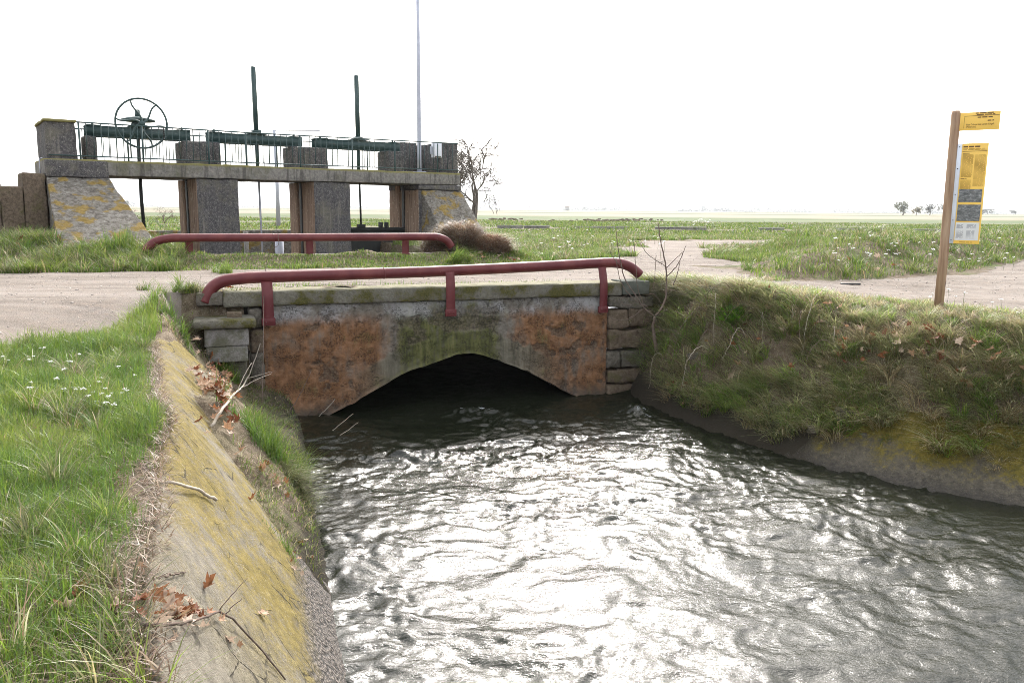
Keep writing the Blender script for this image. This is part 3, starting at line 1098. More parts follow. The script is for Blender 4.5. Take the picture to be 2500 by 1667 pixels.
def guard_rail(label, pts, br, r, rot, org):
    g = tag(empty('guard_rail', org, rot), label, 'guard rail', 'red pipe guard rails over the bridge')
    path = spline(pts, 70)
    V, F = tube(path, r, 20, False)
    Vi, Fi = tube(path, r * .9, 20, False)
    ring = len(path)
    V, F = merge((V, F), (Vi, Fi[:, ::-1]))
    n0 = ring * 20
    j = np.arange(20)
    jn = (j + 1) % 20
    F = np.concatenate([F, np.stack([j + n0, jn + n0, jn, j], -1), np.stack([(ring - 1) * 20 + j, (ring - 1) * 20 + jn, n0 + (ring - 1) * 20 + jn, n0 + (ring - 1) * 20 + j], -1)])
    link_mesh('pipe', np_mesh('pipe', V, F, MATS['red']), g)
    for q in (14, 34, 55):
        tpart('weld_seam', [path[q] + (path[q + 1] - path[q]) * f for f in (0, .12)], r * 1.035, MATS['red'], g, 20)
    for (u, ztop, zbot, w, vtop, vbot) in br:
        prof = spline([(0, vtop, ztop), (0, vtop * .4 + vbot * .6, ztop - .22 * (ztop - zbot)), (0, vbot, ztop - .42 * (ztop - zbot)), (0, vbot, zbot)], 14)
        P = []
        for q in prof:
            for du, dv in ((-w / 2, -.008), (w / 2, -.008), (w / 2, .008), (-w / 2, .008)):
                P.append((u + du, q[1] + dv, q[2]))
        V = np.array(P)
        i = np.arange(13)[:, None] * 4
        j = np.arange(4)[None, :]
        F = np.stack([i + j, i + (j + 1) % 4, i + 4 + (j + 1) % 4, i + 4 + j], -1).reshape(-1, 4)
        F = np.concatenate([F, [[3, 2, 1, 0], [52, 53, 54, 55]]])
        b = link_mesh('bracket', np_mesh('bracket', V, F, MATS['red'], False), g)
        part('foot_plate', rough_box(u - w * .62, u + w * .62, vbot - .03, vbot + .03, zbot - .03, zbot + .09, .1, 0, .008), MATS['red'], b)
        for du in (-.04, .04):
            tpart('bolt', [(u + du, vbot - .05, zbot + .03), (u + du, vbot - .02, zbot + .03)], .014, MATS['red'], b, 6)
    return g


guard_rail('red pipe guard rail over the near bridge coping, nearest the camera',
           [(-3.60, .02, -.17), (-3.55, .03, -.06), (-3.46, .04, .07), (-3.30, .05, .155), (-3.05, .05, .19), (-2.7, .05, .205), (-1.3, .05, .225), (0, .05, .245), (1.8, .05, .295),
            (3.2, .05, .345), (3.52, .05, .345), (3.72, .05, .31), (3.88, .04, .235), (4.02, .03, .125)],
           [(-2.66, .14, -.52, .17, -.02, -.11), (.335, .24, -.48, .155, -.05, -.10), (3.215, .28, -.52, .15, -.02, -.115)], .093, BA, tuple(B0))
guard_rail('red pipe guard rail across the road in front of the sluice',
           [(-4.82, 5.95, .33), (-4.72, 5.96, .45), (-4.58, 5.97, .55), (-4.35, 5.98, .605), (-4.0, 5.98, .62), (-2, 6.0, .62), (0, 6.0, .625), (1.5, 6.0, .625), (1.75, 6.0, .61), (1.95, 6.0, .53), (2.08, 6.0, .38)],
           [(-3.93, .60, .15, .16, 5.95, 5.99), (-1.33, .60, .15, .16, 5.95, 5.99), (.92, .60, .15, .16, 5.95, 5.99)], .092, BA, tuple(B0))
far_coping = tag(part('coping_kerb', rough_box(-4.1, 2.3, 6.05, 6.45, -.6, .225, .1, .012, .03, 6, 110), MATS['deck']), 'pale concrete kerb under the far red guard rail', 'kerb')
far_coping.location, far_coping.rotation_euler = tuple(B0), (0, 0, BA)

# ------------------------------------------------------------------ sluice structure
sl = tag(empty('sluice_structure', tuple(G0), GA), 'weathered concrete sluice with three openings and a deck on thick piers', 'sluice')


def pier(u0, u1, v0, v1, z0, z1, name='pier'):
    V, F = rough_box(u0, u1, v0, v1, z0, z1, .16, .02, .03, 4, int(u0 * 10) + 120)
    c = V[F].mean(1)
    nn = np.cross(V[F[:, 1]] - V[F[:, 0]], V[F[:, 3]] - V[F[:, 0]])
    fm = (np.abs(nn[:, 0]) > np.abs(nn[:, 1])).astype(int)
    o = link_mesh(name, np_mesh(name, V, F, [MATS['crust'], MATS['reveal']], True, None, fm), sl)
    return o


p1 = pier(2.38, 3.49, 0, 2.08, -1.7, 2.04)
p2 = pier(5.66, 6.80, 0, 2.08, -1.7, 2.04)
pa = pier(9.10, 10.6, .02, 2.08, -1.7, 1.88, 'abutment')
pb = pier(-1.15, .27, .02, 2.08, -1.7, 2.04, 'abutment')
for pp, u in ((p1, 2.38), (p2, 5.66), (pa, 9.10)):
    part('gate_slot', rough_box(u - .035, u - .004, .95, 1.10, -1.6, 2.03, .5, 0, .005), MATS['iron'], pp)
    part('shutter_rib', rough_box(u - .05, u - .004, 1.25, 1.55, -1.6, 2.03, .3, .006, .01), MATS['reveal'], pp)
part('deck', rough_box(-1.18, 10.6, -.06, 2.12, 2.05, 2.43, .14, .018, .03, 4, 130), MATS['deck'], sl)
part('abutment_head', rough_box(9.10, 10.64, -.045, 2.1, 1.885, 2.046, .14, .02, .02, 5, 131), MATS['crust'], sl)
part('abutment_head', rough_box(-1.16, .24, -.09, 2.1, 1.99, 2.40, .14, .02, .03, 5, 132), MATS['crust'], sl)
BL = [(-1.09, -.42, .05, 2.0, 3.33), (-.16, .12, .6, 1.25, 3.06), (2.2, 3.2, .5, 1.3, 3.05), (5.23, 6.33, .5, 1.3, 3.05), (8.32, 8.95, .5, 1.3, 3.06), (9.16, 9.72, 1.25, 2.0, 3.42), (9.90, 10.58, .08, 1.9, 3.37)]
for k, (u0, u1, v0, v1, z1) in enumerate(BL):
    part('parapet_block', rough_box(u0, u1, v0, v1, 2.40, z1, .14, .02, .03, 5, 140 + k), MATS['crust'], sl)
part('cap_slab', rough_box(-1.13, -.40, .0, 2.05, 3.315, 3.375, .14, .012, .02, 5, 150), MATS['deck'], sl)
# steps at the left end
for k, (u0, u1, z1) in enumerate([(-1.66, -1.17, 2.07), (-2.14, -1.67, 1.74), (-2.75, -2.15, 1.42), (-3.6, -2.76, 1.08)]):
    part('step', rough_box(u0, u1, -.1, 1.3, .2, z1, .10, .03, .04, 5, 155 + k), MATS['bstone'], sl)


# sloping stone-pitched wings
def wing(u0t, u1t, u0b, u1b, L, zt, zb_, name='wing_slope', seed=0):
    def warp(V):
        t = np.clip(-V[:, 1] / L, 0, 1)
        f = (V[:, 0] - u0t) / (u1t - u0t)
        a = u0t + (u0b - u0t) * t
        b = u1t + (u1b - u1t) * t
        top = zt + (zb_ - zt) * t + .05 * fbm2(V[:, 0] * 3, V[:, 1] * 3, 3, seed)
        g = (V[:, 2] + 1.0) / (zt + 1.0)
        return np.stack([a + (b - a) * f, V[:, 1], -1.0 + (top + 1.0) * g], 1)
    V, F = rough_box(u0t, u1t, -L, 0.02, -1.0, zt, .12, .02, .03, 5, seed, warp)
    return part(name, (V, F), MATS['pitched'], sl)


wing(-1.14, .25, -1.3, .86, 3.35, 2.0, .12, seed=161)
wing(9.2, 10.66, 9.3, 10.85, 1.5, 1.86, .2, seed=162)

# hoists: green beams, stems, gate leaves
hoist_lab = ['green hoist beam with a six-spoke handwheel and black stem over the left opening',
             'green hoist beam with a tall square stem tube over the middle opening',
             'green hoist beam with a tall square stem tube nearest the grey lamp pole']


def square_tube(cu, cv, z0, z1, w, lean=0.0):
    V = []
    for z, k in ((z0, 0), (z1, lean)):
        for a, b in ((-1, -1), (1, -1), (1, 1), (-1, 1)):
            V.append((cu + a * w / 2 + k, cv + b * w / 2, z))
    return np.array(V), np.array([[0, 1, 5, 4], [1, 2, 6, 5], [2, 3, 7, 6], [3, 0, 4, 7], [4, 5, 6, 7], [3, 2, 1, 0]])


def box(x0, x1, y0, y1, z0, z1):
    return np.array([(x, y, z) for z in (z0, z1) for x, y in ((x0, y0), (x1, y0), (x1, y1), (x0, y1))], float), \
        np.array([[0, 1, 5, 4], [1, 2, 6, 5], [2, 3, 7, 6], [3, 0, 4, 7], [4, 5, 6, 7], [3, 2, 1, 0]])


for k, (u0, u1, us) in enumerate([(-.1, 2.46, 1.19), (2.96, 5.61, 4.33), (6.06, 8.82, 7.48)]):
    h = tag(empty('gate_hoist', tuple(G0), GA), hoist_lab[k], 'gate hoist', 'green hoists on the sluice deck')
    for v in (.68, 1.08):
        s_ = 1 if v < .9 else -1
        part('beam', merge(box(u0, u1, v, v + .015, 3.085, 3.315), box(u0, u1, v - .02 if s_ > 0 else v, v + .06, 3.316, 3.332), box(u0, u1, v - .02 if s_ > 0 else v, v + .06, 3.068, 3.084)), MATS['green'], h, False)
    for ue in (u0 + .18, u1 - .18):
        pl = part('plate', box(ue - .17, ue + .17, .64, 1.16, 3.334, 3.352), MATS['green'], h, False)
        tpart('bolt', [(ue, .86, 3.352), (ue, .86, 3.43)], [.03, .03], MATS['green'], pl, 6)
    part('plate', box(us - .26, us + .26, .62, 1.18, 3.354, 3.38), MATS['green'], h, False)
    if k == 0:
        tpart('gate_stem', [(us - .02, .88, 3.4), (us - .04, .88, 1.5), (us, .88, .2)], .045, MATS['iron'], h, 10)
        # bevel gear housing
        gear = tparts('gear_housing', [tube([(us, .88, 3.38), (us, .88, 3.5), (us, .88, 3.56)], [.20, .16, .10], 18),
                                       tube([(us, .88, 3.52), (us, .88, 3.56), (us, .88, 3.61), (us, .88, 3.64)], [.42, .43, .26, .12], 26),
                                       tube([(us, .88, 3.6), (us, .88, 3.82)], [.08, .065], 14), tube([(us, .9, 3.44), (us, .28, 3.44)], [.035, .03], 10)], MATS['green'], h)
        wh = tpart('handwheel', [(us - .03 + .625 * math.cos(t), .30, 3.42 + .625 * math.sin(t)) for t in np.linspace(0, 2 * math.pi, 65)], .026, MATS['green'], h, 10)
        tpart('hub', [(us - .03, .22, 3.42), (us - .03, .38, 3.42)], .07, MATS['green'], wh, 14)
        for q in range(6):
            a0 = math.radians(60 * q + 20)
            pts = []
            for t in np.linspace(0, 1, 14):
                rr = .05 + .575 * t
                an = a0 + .85 * math.sin(t * math.pi * .5) * 1.0 - .9 * t * t * .35
                pts.append((us - .03 + rr * math.cos(an), .30, 3.42 + rr * math.sin(an)))
            tpart('spoke', pts, np.linspace(.028, .02, 14), MATS['green'], wh, 8)
        tparts('chain', [tube([(us + .49, .27, 3.36 - .05 * q), (us + .50, .25, 3.34 - .05 * q), (us + .49, .27, 3.325 - .05 * q)], .016, 6) for q in range(7)], MATS['iron'], h)
        part('gate_leaf', rough_box(.28, 2.36, .98, 1.06, -1.6, -.05, .3, .004, .01), MATS['iron'], h)
    else:
        tp = part('stem_tube', square_tube(us, .88, 3.38, 5.23 + .06 * (k - 1), .11, -.02), MATS['green'], h, False)
        part('collar', box(us - .11, us + .11, .77, .99, 3.381, 3.47), MATS['green'], h, False)
        tpart('guide_tube', [(us, .88, 3.07), (us, .88, 2.44)], .055, MATS['green'], h, 12)
        if k == 1:
            tpart('gate_stem', [(us + .02, .9, 2.5), (us + .05, .9, -.9)], .03, MATS['pole'], h, 8)
        else:
            tpart('gate_stem', [(us + .02, .9, 2.5), (us + .05, .9, .74)], .032, MATS['iron'], h, 8)
            lf = part('gate_leaf', rough_box(6.82, 9.08, .98, 1.08, -1.6, .68, .3, .004, .01), MATS['iron'], h)
            part('leaf_rim', rough_box(6.84, 9.06, .90, .976, .60, .70, .3, 0, .01), MATS['iron'], lf)
            part('lug', rough_box(us - .08, us + .18, .84, .96, .702, .80, .3, 0, .01), MATS['iron'], lf)
            for uu in (8.15, 8.35):
                part('lug', rough_box(uu, uu + .12, .86, .96, .702, .86, .3, 0, .01), MATS['iron'], lf)

# railings along both deck edges
for v, lab in ((.02, 'thin green bar railing along the near edge of the sluice deck'), (2.02, 'thin green bar railing along the far edge of the sluice deck')):
    rl = tag(empty('deck_railing', tuple(G0), GA), lab, 'railing', 'railings on the sluice deck')
    tpart('top_rail', [(-1.05, v, 3.335), (4, v, 3.32), (10.55, v, 3.37)], .019, MATS['green'], rl, 6)
    tpart('bottom_rail', [(-1.05, v, 2.52), (4, v, 2.51), (10.55, v, 2.53)], .017, MATS['green'], rl, 6)
    posts = [-.35, 1.1, 2.75, 3.75, 5.3, 6.9, 8.3, 9.8]
    for pu in posts:
        tpart('post', [(pu, v, 2.2 if v < .1 else 2.4), (pu, v, 3.33)], .024, MATS['green'], rl, 8)
    u_ = -.2
    while u_ < 10.4:
        if min(abs(u_ - q) for q in posts) > .05:
            tpart('baluster', [(u_, v, 2.515), (u_ + .01, v, 3.325)], .0105, MATS['green'], rl, 5)
        u_ += .17
hand = tag(tpart('handrail', [(-1.25, .1, 2.0), (-1.25, .1, 2.42), (-1.18, .1, 2.44)], .012, MATS['pole']), 'thin grey bent handrail beside the left sluice steps', 'handrail')
hand.location, hand.rotation_euler = tuple(G0), (0, 0, GA)

# lamp pole with white cabinet
lp = tag(empty('lamp_pole', tuple(gw(9.30, .30, 2.43)), GA), 'tall grey steel pole rising from the right end of the sluice deck', 'pole')
tpart('shaft', [(0, 0, 0), (0, 0, .5), (0, 0, 3), (-.01, 0, 6.4)], [.075, .068, .062, .05], MATS['pole'], lp, 14)
part('base_plate', rough_box(-.16, .16, -.16, .16, .0, .03, .2, 0, .008), MATS['pole'], lp)
part('arm', rough_box(-.03, .5, -.04, .04, 6.36, 6.42, .3, 0, .01), MATS['pole'], lp)
part('lamp_head', rough_box(.3, .85, -.11, .11, 6.42, 6.52, .1, 0, .04), MATS['pole'], lp)
cb = tag(empty('meter_cabinet', tuple(gw(9.80, .12, 2.9)), GA), 'white metal cabinet hung on the deck railing beside the pole', 'cabinet')
part('case', rough_box(-.13, .16, -.10, .08, 0, .46, .2, 0, .015), MATS['white'], cb)
part('door', rough_box(-.115, .145, -.112, -.101, .055, .445, .2, 0, .004), MATS['white'], cb)
part('vent', rough_box(-.10, .13, -.108, -.1015, .012, .04, .2, 0, .003), MATS['stone'], cb)
part('bracket', rough_box(-.20, -.131, -.03, .03, .1, .34, .2, 0, .005), MATS['pole'], cb)

# low wall behind the sluice, marker post and drum seen through the middle opening
wl_ = tag(part('channel_wall', rough_box(-3, 13, 6.0, 6.35, -1.7, .50, .2, .02, .03, 4, 170), MATS['pitched']), 'low lichen-yellow concrete wall seen through the sluice openings', 'wall')
wl_.location, wl_.rotation_euler = tuple(G0), (0, 0, GA)
mk = tag(part('marker_post', merge(box(4.80, 4.93, 4.0, 4.1, -1.5, .50), (np.array([(4.80, 4.0, .5), (4.93, 4.0, .5), (4.93, 4.1, .5), (4.80, 4.1, .5), (4.865, 4.05, .60)]), np.array([[0, 1, 4, 4], [1, 2, 4, 4], [2, 3, 4, 4], [3, 0, 4, 4]]))), MATS['pale'], None, False), 'pale pointed marker post inside the middle sluice opening', 'marker post')
mk.location, mk.rotation_euler = tuple(G0), (0, 0, GA)
dr = tag(tpart('drum', [(5.95, 4, -1.5), (5.95, 4, .2), (5.95, 4, .22)], [.14, .14, .11], MATS['pole'], None, 16), 'grey cylinder behind the red rail in the middle sluice opening', 'drum')
dr.location, dr.rotation_euler = tuple(G0), (0, 0, GA)

# ------------------------------------------------------------------ trail sign
sg_p = at_z(2290, 757, -.2)
sg = tag(empty('trail_sign', (sg_p[0], sg_p[1], -.285)), 'round timber post with yellow trail finger boards and information panel', 'sign')
sg.scale = (1.072, 1.072, 1.072)
WOOD = Mat('pressure_treated_timber')
_p = WOOD.coord()
_s = WOOD.noise(WOOD.mapping(_p, (10, 10, .7)), 2.2, 5, .6)
_k = WOOD.voronoi(WOOD.mapping(_p, (3, 3, 1.2)), 2.0)
_c = WOOD.ramp(_s, [(.25, (.19, .115, .075)), (.5, (.34, .225, .145)), (.75, (.48, .35, .24))])
_c = WOOD.mix(WOOD.math('MULTIPLY', WOOD.step(_k, .16, .06), .8), _c, (.07, .035, .022))
WOOD.bsdf(_c, .85, WOOD.bump(_s, .4, .01), .2)
tpart('post', [(0, 0, -.2), (.01, 0, 1), (0, 0, 2.86), (0, 0, 2.90)], [.064, .063, .060, .052], WOOD, sg, 24)
PHOTO = Mat('printed_photograph')
_p = PHOTO.coord()
_n = PHOTO.noise(PHOTO.mapping(_p, (5, 5, 12)), 3.2, 6, .75, .6)
PHOTO.bsdf(PHOTO.ramp(_n, [(.3, (.055, .06, .062)), (.5, (.16, .165, .16)), (.7, (.40, .40, .41))]), .5, None, .3)


def board(name, az, length, z0, z1, off, x0=.066):
    """thin board swinging out from the post; local x outward, front face -y"""
    b = part(name, rough_box(x0, x0 + length, -.006, .006, z0, z1, .5, 0, .003), MATS['yellow'], sg)
    b.rotation_euler = (0, 0, az)
    b.location = (0, off, 0)
    return b


def squeeze(parent, x):
    """print positions were laid out on wider boards"""
    return .05 + (x - .05) * .70 if parent.name.startswith('finger') else .117 + (x - .117) * .74


def print_rect(name, parent, x0, x1, z0, z1, mat, y=-.008):
    x0, x1 = squeeze(parent, x0), squeeze(parent, x1)
    return part(name, (np.array([(x0, y, z0), (x1, y, z0), (x1, y, z1), (x0, y, z1)], float), np.array([[0, 1, 2, 3]])), mat, parent, False)


def lettering(text, parent, x, z, size, mat, align='LEFT'):
    c = bpy.data.curves.new('lettering', 'FONT')
    c.body = text
    c.size = size
    c.align_x = align
    c.materials.append(mat.m)
    tmp = bpy.data.objects.new('lettering_curve', c)
    COL.objects.link(tmp)
    me = bpy.data.meshes.new_from_object(tmp)
    bpy.data.objects.remove(tmp)
    o = link_mesh('lettering', me, parent)
    o.location = (squeeze(parent, x), -.009, z)
    o.scale = (.72, 1, 1)
    o.rotation_euler = (math.pi / 2, 0, 0)
    return o


def words(name, parent, x0, x1, z, h, mat, seed, gap=.012):
    """unreadable printed line: word-length dashes of ink joined in one part"""
    r = random.Random(seed)
    x0, x1 = squeeze(parent, x0), squeeze(parent, x1)
    vs = []
    x = x0
    while x < x1 - .01:
        w = min(r.uniform(.03, .09), x1 - x)
        vs.append((np.array([(x, -.008, z), (x + w, -.008, z), (x + w, -.008, z + h), (x, -.008, z + h)], float), np.array([[0, 1, 2, 3]])))
        x += w + gap
    o = part(name, merge(*vs), mat, parent, False)
    o['kind'] = 'stuff'
    return o


fb = board('finger_board', math.radians(-38), .49, 2.62, 2.865, -.02, .05)
print_rect('rule', fb, .12, .74, 2.812, 2.818, MATS['ink'])
words('print', fb, .32, .66, 2.842, .014, MATS['ink'], 1)
words('print', fb, .34, .66, 2.822, .012, MATS['ink'], 2)
words('print', fb, .36, .65, 2.785, .015, MATS['ink'], 3)
words('print', fb, .54, .65, 2.738, .015, MATS['ink'], 4)
lettering("Espai Cultural dels Canals d'Urgell", fb, .17, 2.688, .034, MATS['ink'])
lettering("(Mollerussa)", fb, .17, 2.657, .034, MATS['ink'])
print_rect('side_print', fb, .125, .133, 2.65, 2.80, MATS['paleink'])
fb2 = board('finger_board', math.radians(52), .34, 2.585, 2.83, .02, .05)
rail_ = part('aluminium_rail', rough_box(.06, .115, -.02, .02, 1.05, 2.44, .5, 0, .004), MATS['alu'], sg)
rail_.rotation_euler = (0, 0, math.radians(-36))
for z in (1.10, 1.38, 1.74, 2.10, 2.40):
    tpart('bolt', [(.088, -.028, z), (.088, -.02, z)], .007, MATS['iron'], rail_, 6)
ip = board('information_panel', math.radians(-36), .325, 1.05, 2.445, 0, .117)
words('title', ip, .14, .42, 2.39, .020, MATS['ink'], 11)
words('print', ip, .14, .50, 2.368, .007, MATS['paleink'], 12)
words('print', ip, .14, .53, 2.354, .007, MATS['paleink'], 13)
print_rect('rule', ip, .13, .545, 2.333, 2.340, MATS['ink'])
for col_x, top, n in ((.14, 2.29, 22), (.35, 2.278, 23)):
    for q in range(n):
        words('print', ip, col_x, col_x + .185, top - q * .0145, .0062, MATS['paleink'], 20 + q + int(col_x * 100), .006)
words('heading', ip, .14, .26, 2.305, .008, MATS['ink'], 70)
words('heading', ip, .14, .24, 1.955, .008, MATS['ink'], 71)
for col_x, n in ((.14, 9), (.35, 6)):
    for q in range(n):
        words('print', ip, col_x, col_x + .18, 1.935 - q * .0145, .0062, MATS['paleink'], 80 + q + int(col_x * 100), .006)
print_rect('photo', ip, .135, .525, 1.635, 1.815, PHOTO)
print_rect('photo', ip, .135, .525, 1.37, 1.60, PHOTO)
tb = print_rect('table', ip, .13, .53, 1.10, 1.35, MATS['panelwhite'])
for q in range(4):
    words('table_row', ip, .15, .26, 1.315 - q * .015, .006, MATS['grayink'], 100 + q).location = (0, -.002, 0)
    words('table_row', ip, .32, .48, 1.315 - q * .015, .006, MATS['grayink'], 110 + q).location = (0, -.002, 0)
for q in range(8):
    words('table_row', ip, .15, .27, 1.235 - q * .0155, .005, MATS['grayink'], 120 + q).location = (0, -.002, 0)
    words('table_row', ip, .32, .46, 1.235 - q * .0155, .005, MATS['grayink'], 130 + q).location = (0, -.002, 0)
words('footer', ip, .22, .44, 1.068, .010, MATS['paleink'], 140)

# ------------------------------------------------------------------ grass
GREENS = np.array([(.138, .215, .028), (.188, .262, .040), (.098, .168, .025), (.232, .285, .066), (.115, .190, .050)])
DRY = np.array([(.36, .29, .16), (.29, .23, .14), (.44, .39, .26), (.24, .20, .12)])
OLIVE = np.array([(.14, .16, .055), (.18, .19, .085), (.105, .125, .05), (.24, .23, .125)])


def blades(P, hgt, wid, az, bend, col, seg=3, up=None):
    n = len(P)
    t = np.linspace(0, 1, seg + 1)
    dirv = np.stack([np.cos(az), np.sin(az), np.zeros(n)], 1)
    tw = az + math.pi / 2 + rng.uniform(-.9, .9, n)
    side = np.stack([np.cos(tw), np.sin(tw), np.zeros(n)], 1)
    if up is None:
        up = np.tile(np.array([0, 0, 1.0]), (n, 1))
    V = np.zeros((n, seg * 2 + 1, 3))
    for k, tt in enumerate(t):
        c = P + up * (hgt * (tt - .42 * np.clip(bend, 0, 1.6) * tt * tt))[:, None] + dirv * (hgt * bend * tt ** 1.8)[:, None]
        if k < seg:
            w = (wid * (1 - tt) ** .55 * .5)[:, None]
            V[:, 2 * k], V[:, 2 * k + 1] = c - side * w, c + side * w
        else:
            V[:, 2 * k] = c
    b = (np.arange(n) * (seg * 2 + 1))[:, None]
    Q = np.concatenate([b + np.array([[2 * k, 2 * k + 1, 2 * k + 3, 2 * k + 2]]) for k in range(seg - 1)])
    T = b + np.array([[2 * seg - 2, 2 * seg - 1, 2 * seg]])
    C = np.repeat(col[:, None, :], seg * 2 + 1, 1)
    return V.reshape(-1, 3), Q, T, C.reshape(-1, 3)


def pick(pal, n, jit=.25):
    c = pal[rng.integers(0, len(pal), n)]
    return np.clip(c * (1 + rng.uniform(-jit, jit, (n, 1))) * (1 + rng.uniform(-.08, .08, (n, 3))), 0, 1)


def grass_obj(name, label, parts_, cat='grass'):
    V, Q, T, C, b = [], [], [], [], 0
    for v, q, t, c in parts_:
        V.append(v)
        Q.append(q + b)
        T.append(t + b)
        C.append(c)
        b += len(v)
    o = link_mesh(name, np_mesh(name, np.concatenate(V), [np.concatenate(Q), np.concatenate(T)], MATS['grass'], True, np.concatenate(C)))
    return tag(o, label, cat, kind='stuff')


def scatter(n, x0, x1, y0, y1, test):
    x, y = rng.uniform(x0, x1, n), rng.uniform(y0, y1, n)
    k = in_view(np.stack([x, y, hfast(x, y)], 1), .08)
    x, y = x[k], y[k]
    k = test(x, y)
    x, y = x[k], y[k]
    P = np.stack([x, y, hfast(x, y)], 1)
    return P[in_view(P, .08)]


def left_s(x, y):
    xw = x_water_left(y)
    return (xw - x) / np.maximum(xw - x_ridge(y), .2)


def not_road(x, y, m=0.0):
    return road_sd(x, y) < m


def clump(P, sc=1.6, seed=0):
    return .5 + .5 * fbm2(P[:, 0] * sc, P[:, 1] * sc, 3, seed)


def bank_dir(P):
    d0 = sd_poly(P[:, 0], P[:, 1], RIGHT_POLY)
    e = .05
    gxn = (sd_poly(P[:, 0] + e, P[:, 1], RIGHT_POLY) - d0) / e
    gyn = (sd_poly(P[:, 0], P[:, 1] + e, RIGHT_POLY) - d0) / e
    return d0, np.stack([-gxn, -gyn], 1)


def tussocks(C, nb, length, spread, pals, down, slope, wid, surf=None, bias=.9, crest=None):
    """clumps of long grass: blades fan out of each centre and hang downslope"""
    m = len(C)
    k = np.repeat(np.arange(m), nb)
    n = len(k)
    a = rng.uniform(0, 6.28, n)
    rad = np.stack([np.cos(a), np.sin(a)], 1)
    r = spread * np.sqrt(rng.uniform(0, 1, n)) * rng.uniform(.6, 1.4, m)[k]
    P = np.zeros((n, 3))
    P[:, :2] = C[k, :2] + rad * r[:, None]
    P[:, 2] = (surf or hfast)(P[:, 0], P[:, 1]) - .01
    sw = rng.normal(0, .5, m)
    dn = np.stack([down[:, 0] * np.cos(sw) - down[:, 1] * np.sin(sw), down[:, 0] * np.sin(sw) + down[:, 1] * np.cos(sw)], 1)
    vec = rad * .8 + dn[k] * (slope[k] * bias)[:, None] + rng.normal(0, .35, (n, 2))
    az = np.arctan2(vec[:, 1], vec[:, 0])
    L = length * rng.uniform(.55, 1.35, m)[k] * rng.uniform(.3, 1.15, n)
    L = L * (1 if crest is None else crest[k])
    pk = rng.integers(0, len(pals), m)
    col = np.concatenate([pick(pals[q], n, .3)[None] for q in range(len(pals))])[pk[k], np.arange(n)]
    col = np.where((rng.uniform(0, 1, n) < .16)[:, None], pick(DRY, n), col)
    up = np.zeros((n, 3))
    up[:, :2] = dn[k] * (.35 * slope[k])[:, None]
    up[:, 2] = 1
    return blades(P, L, rng.uniform(*wid, n), az, rng.uniform(.25, .9, n) + .5 * slope[k], col, 4, up)


# left bank, close to the camera
def t_left(x, y):
    u, v = b_uv(x, y)
    xr = x_ridge(y)
    edge = .12 + .16 * fbm2(x * 1.7, y * 1.7, 3, 30) + .10 * smooth(5.6, 3.0, y) + .10 * np.exp(-((y - 4.9) / .5) ** 2) + rng.normal(0, .05, x.shape)
    return (x < xr - edge) & not_road(x, y, .02) & (v < .3) & (rng.uniform(0, 1, x.shape) < 1.1 - .7 * smooth(3.6, 2.4, y) * smooth(.2, -.3, fbm2(x * 2, y * 2, 2, 33)))


gl = []
P = scatter(150000, -7.5, -.8, 1.6, 6.5, t_left)
n = len(P)
cl = clump(P, 1.5, 31)
sp_ = clump(P, .9, 34)
hh = (.06 + .26 * cl ** 1.4 * rng.uniform(.35, 1.3, n)) * (.70 + .35 * smooth(2, 6, P[:, 1]))
sel = (sp_ + rng.normal(0, .12, n)) > .52
palc = np.where(sel[:, None], pick(GREENS[[1, 3]], n), pick(GREENS[[0, 2, 4]], n))
gl.append(blades(P, hh, rng.uniform(.0030, .0075, n), rng.uniform(0, 6.28, n), rng.uniform(.05, .9, n), palc, 3))
P = scatter(150000, -9.5, -2.3, 6.3, 13.6, t_left)
n = len(P)
cl = clump(P, 1.3, 32)
sp_ = clump(P, .8, 34)
hh = .05 + .32 * cl ** 1.5 * rng.uniform(.35, 1.3, n)
sel = (sp_ + rng.normal(0, .12, n)) > .5
palc = np.where(sel[:, None], pick(GREENS[[1, 3]], n), pick(GREENS[[0, 2, 4]], n))
gl.append(blades(P, hh, rng.uniform(.005, .011, n), rng.uniform(0, 6.28, n), rng.uniform(.05, .9, n), palc, 3))
P = scatter(34000, -9, -.8, 1.6, 13, t_left)
n = len(P)
gl.append(blades(P, rng.uniform(.05, .16, n), rng.uniform(.003, .007, n), rng.uniform(0, 6.28, n), rng.uniform(.5, 1.5, n), pick(DRY, n), 3))
C = scatter(900, -9, -.8, 1.8, 13, lambda x, y: t_left(x, y) | ((x > x_ridge(y) - .3) & (x < x_ridge(y) + .03) & (rng.uniform(0, 1, x.shape) < .35)))
gl.append(tussocks(C, 55, .30, .07, [GREENS, GREENS[[1, 3]], GREENS[[0, 2, 4]], OLIVE, np.concatenate([GREENS, DRY])], np.tile(np.array([[1.0, 0]]), (len(C), 1)), np.full(len(C), .15), (.004, .009)))
grass_obj('bank_grass', 'bright green spring grass covering the near left bank', gl)


def t_berm(x, y):
    q = left_s(x, y)
    hx_, hy_, _ = project(np.stack([x, y, hfast(x, y)], 1))
    pile = ((hx_ - 530) / 70) ** 2 + ((hy_ - 985) / 105) ** 2 < 1
    return ~pile & (q > .02) & (q < .85 - .25 * smooth(9.5, 6.5, y)) & (fbm2(x * 2.5, y * 2.5, 2, 49) > -.12) & (hfast(x, y) > surface(x, y) - .004)


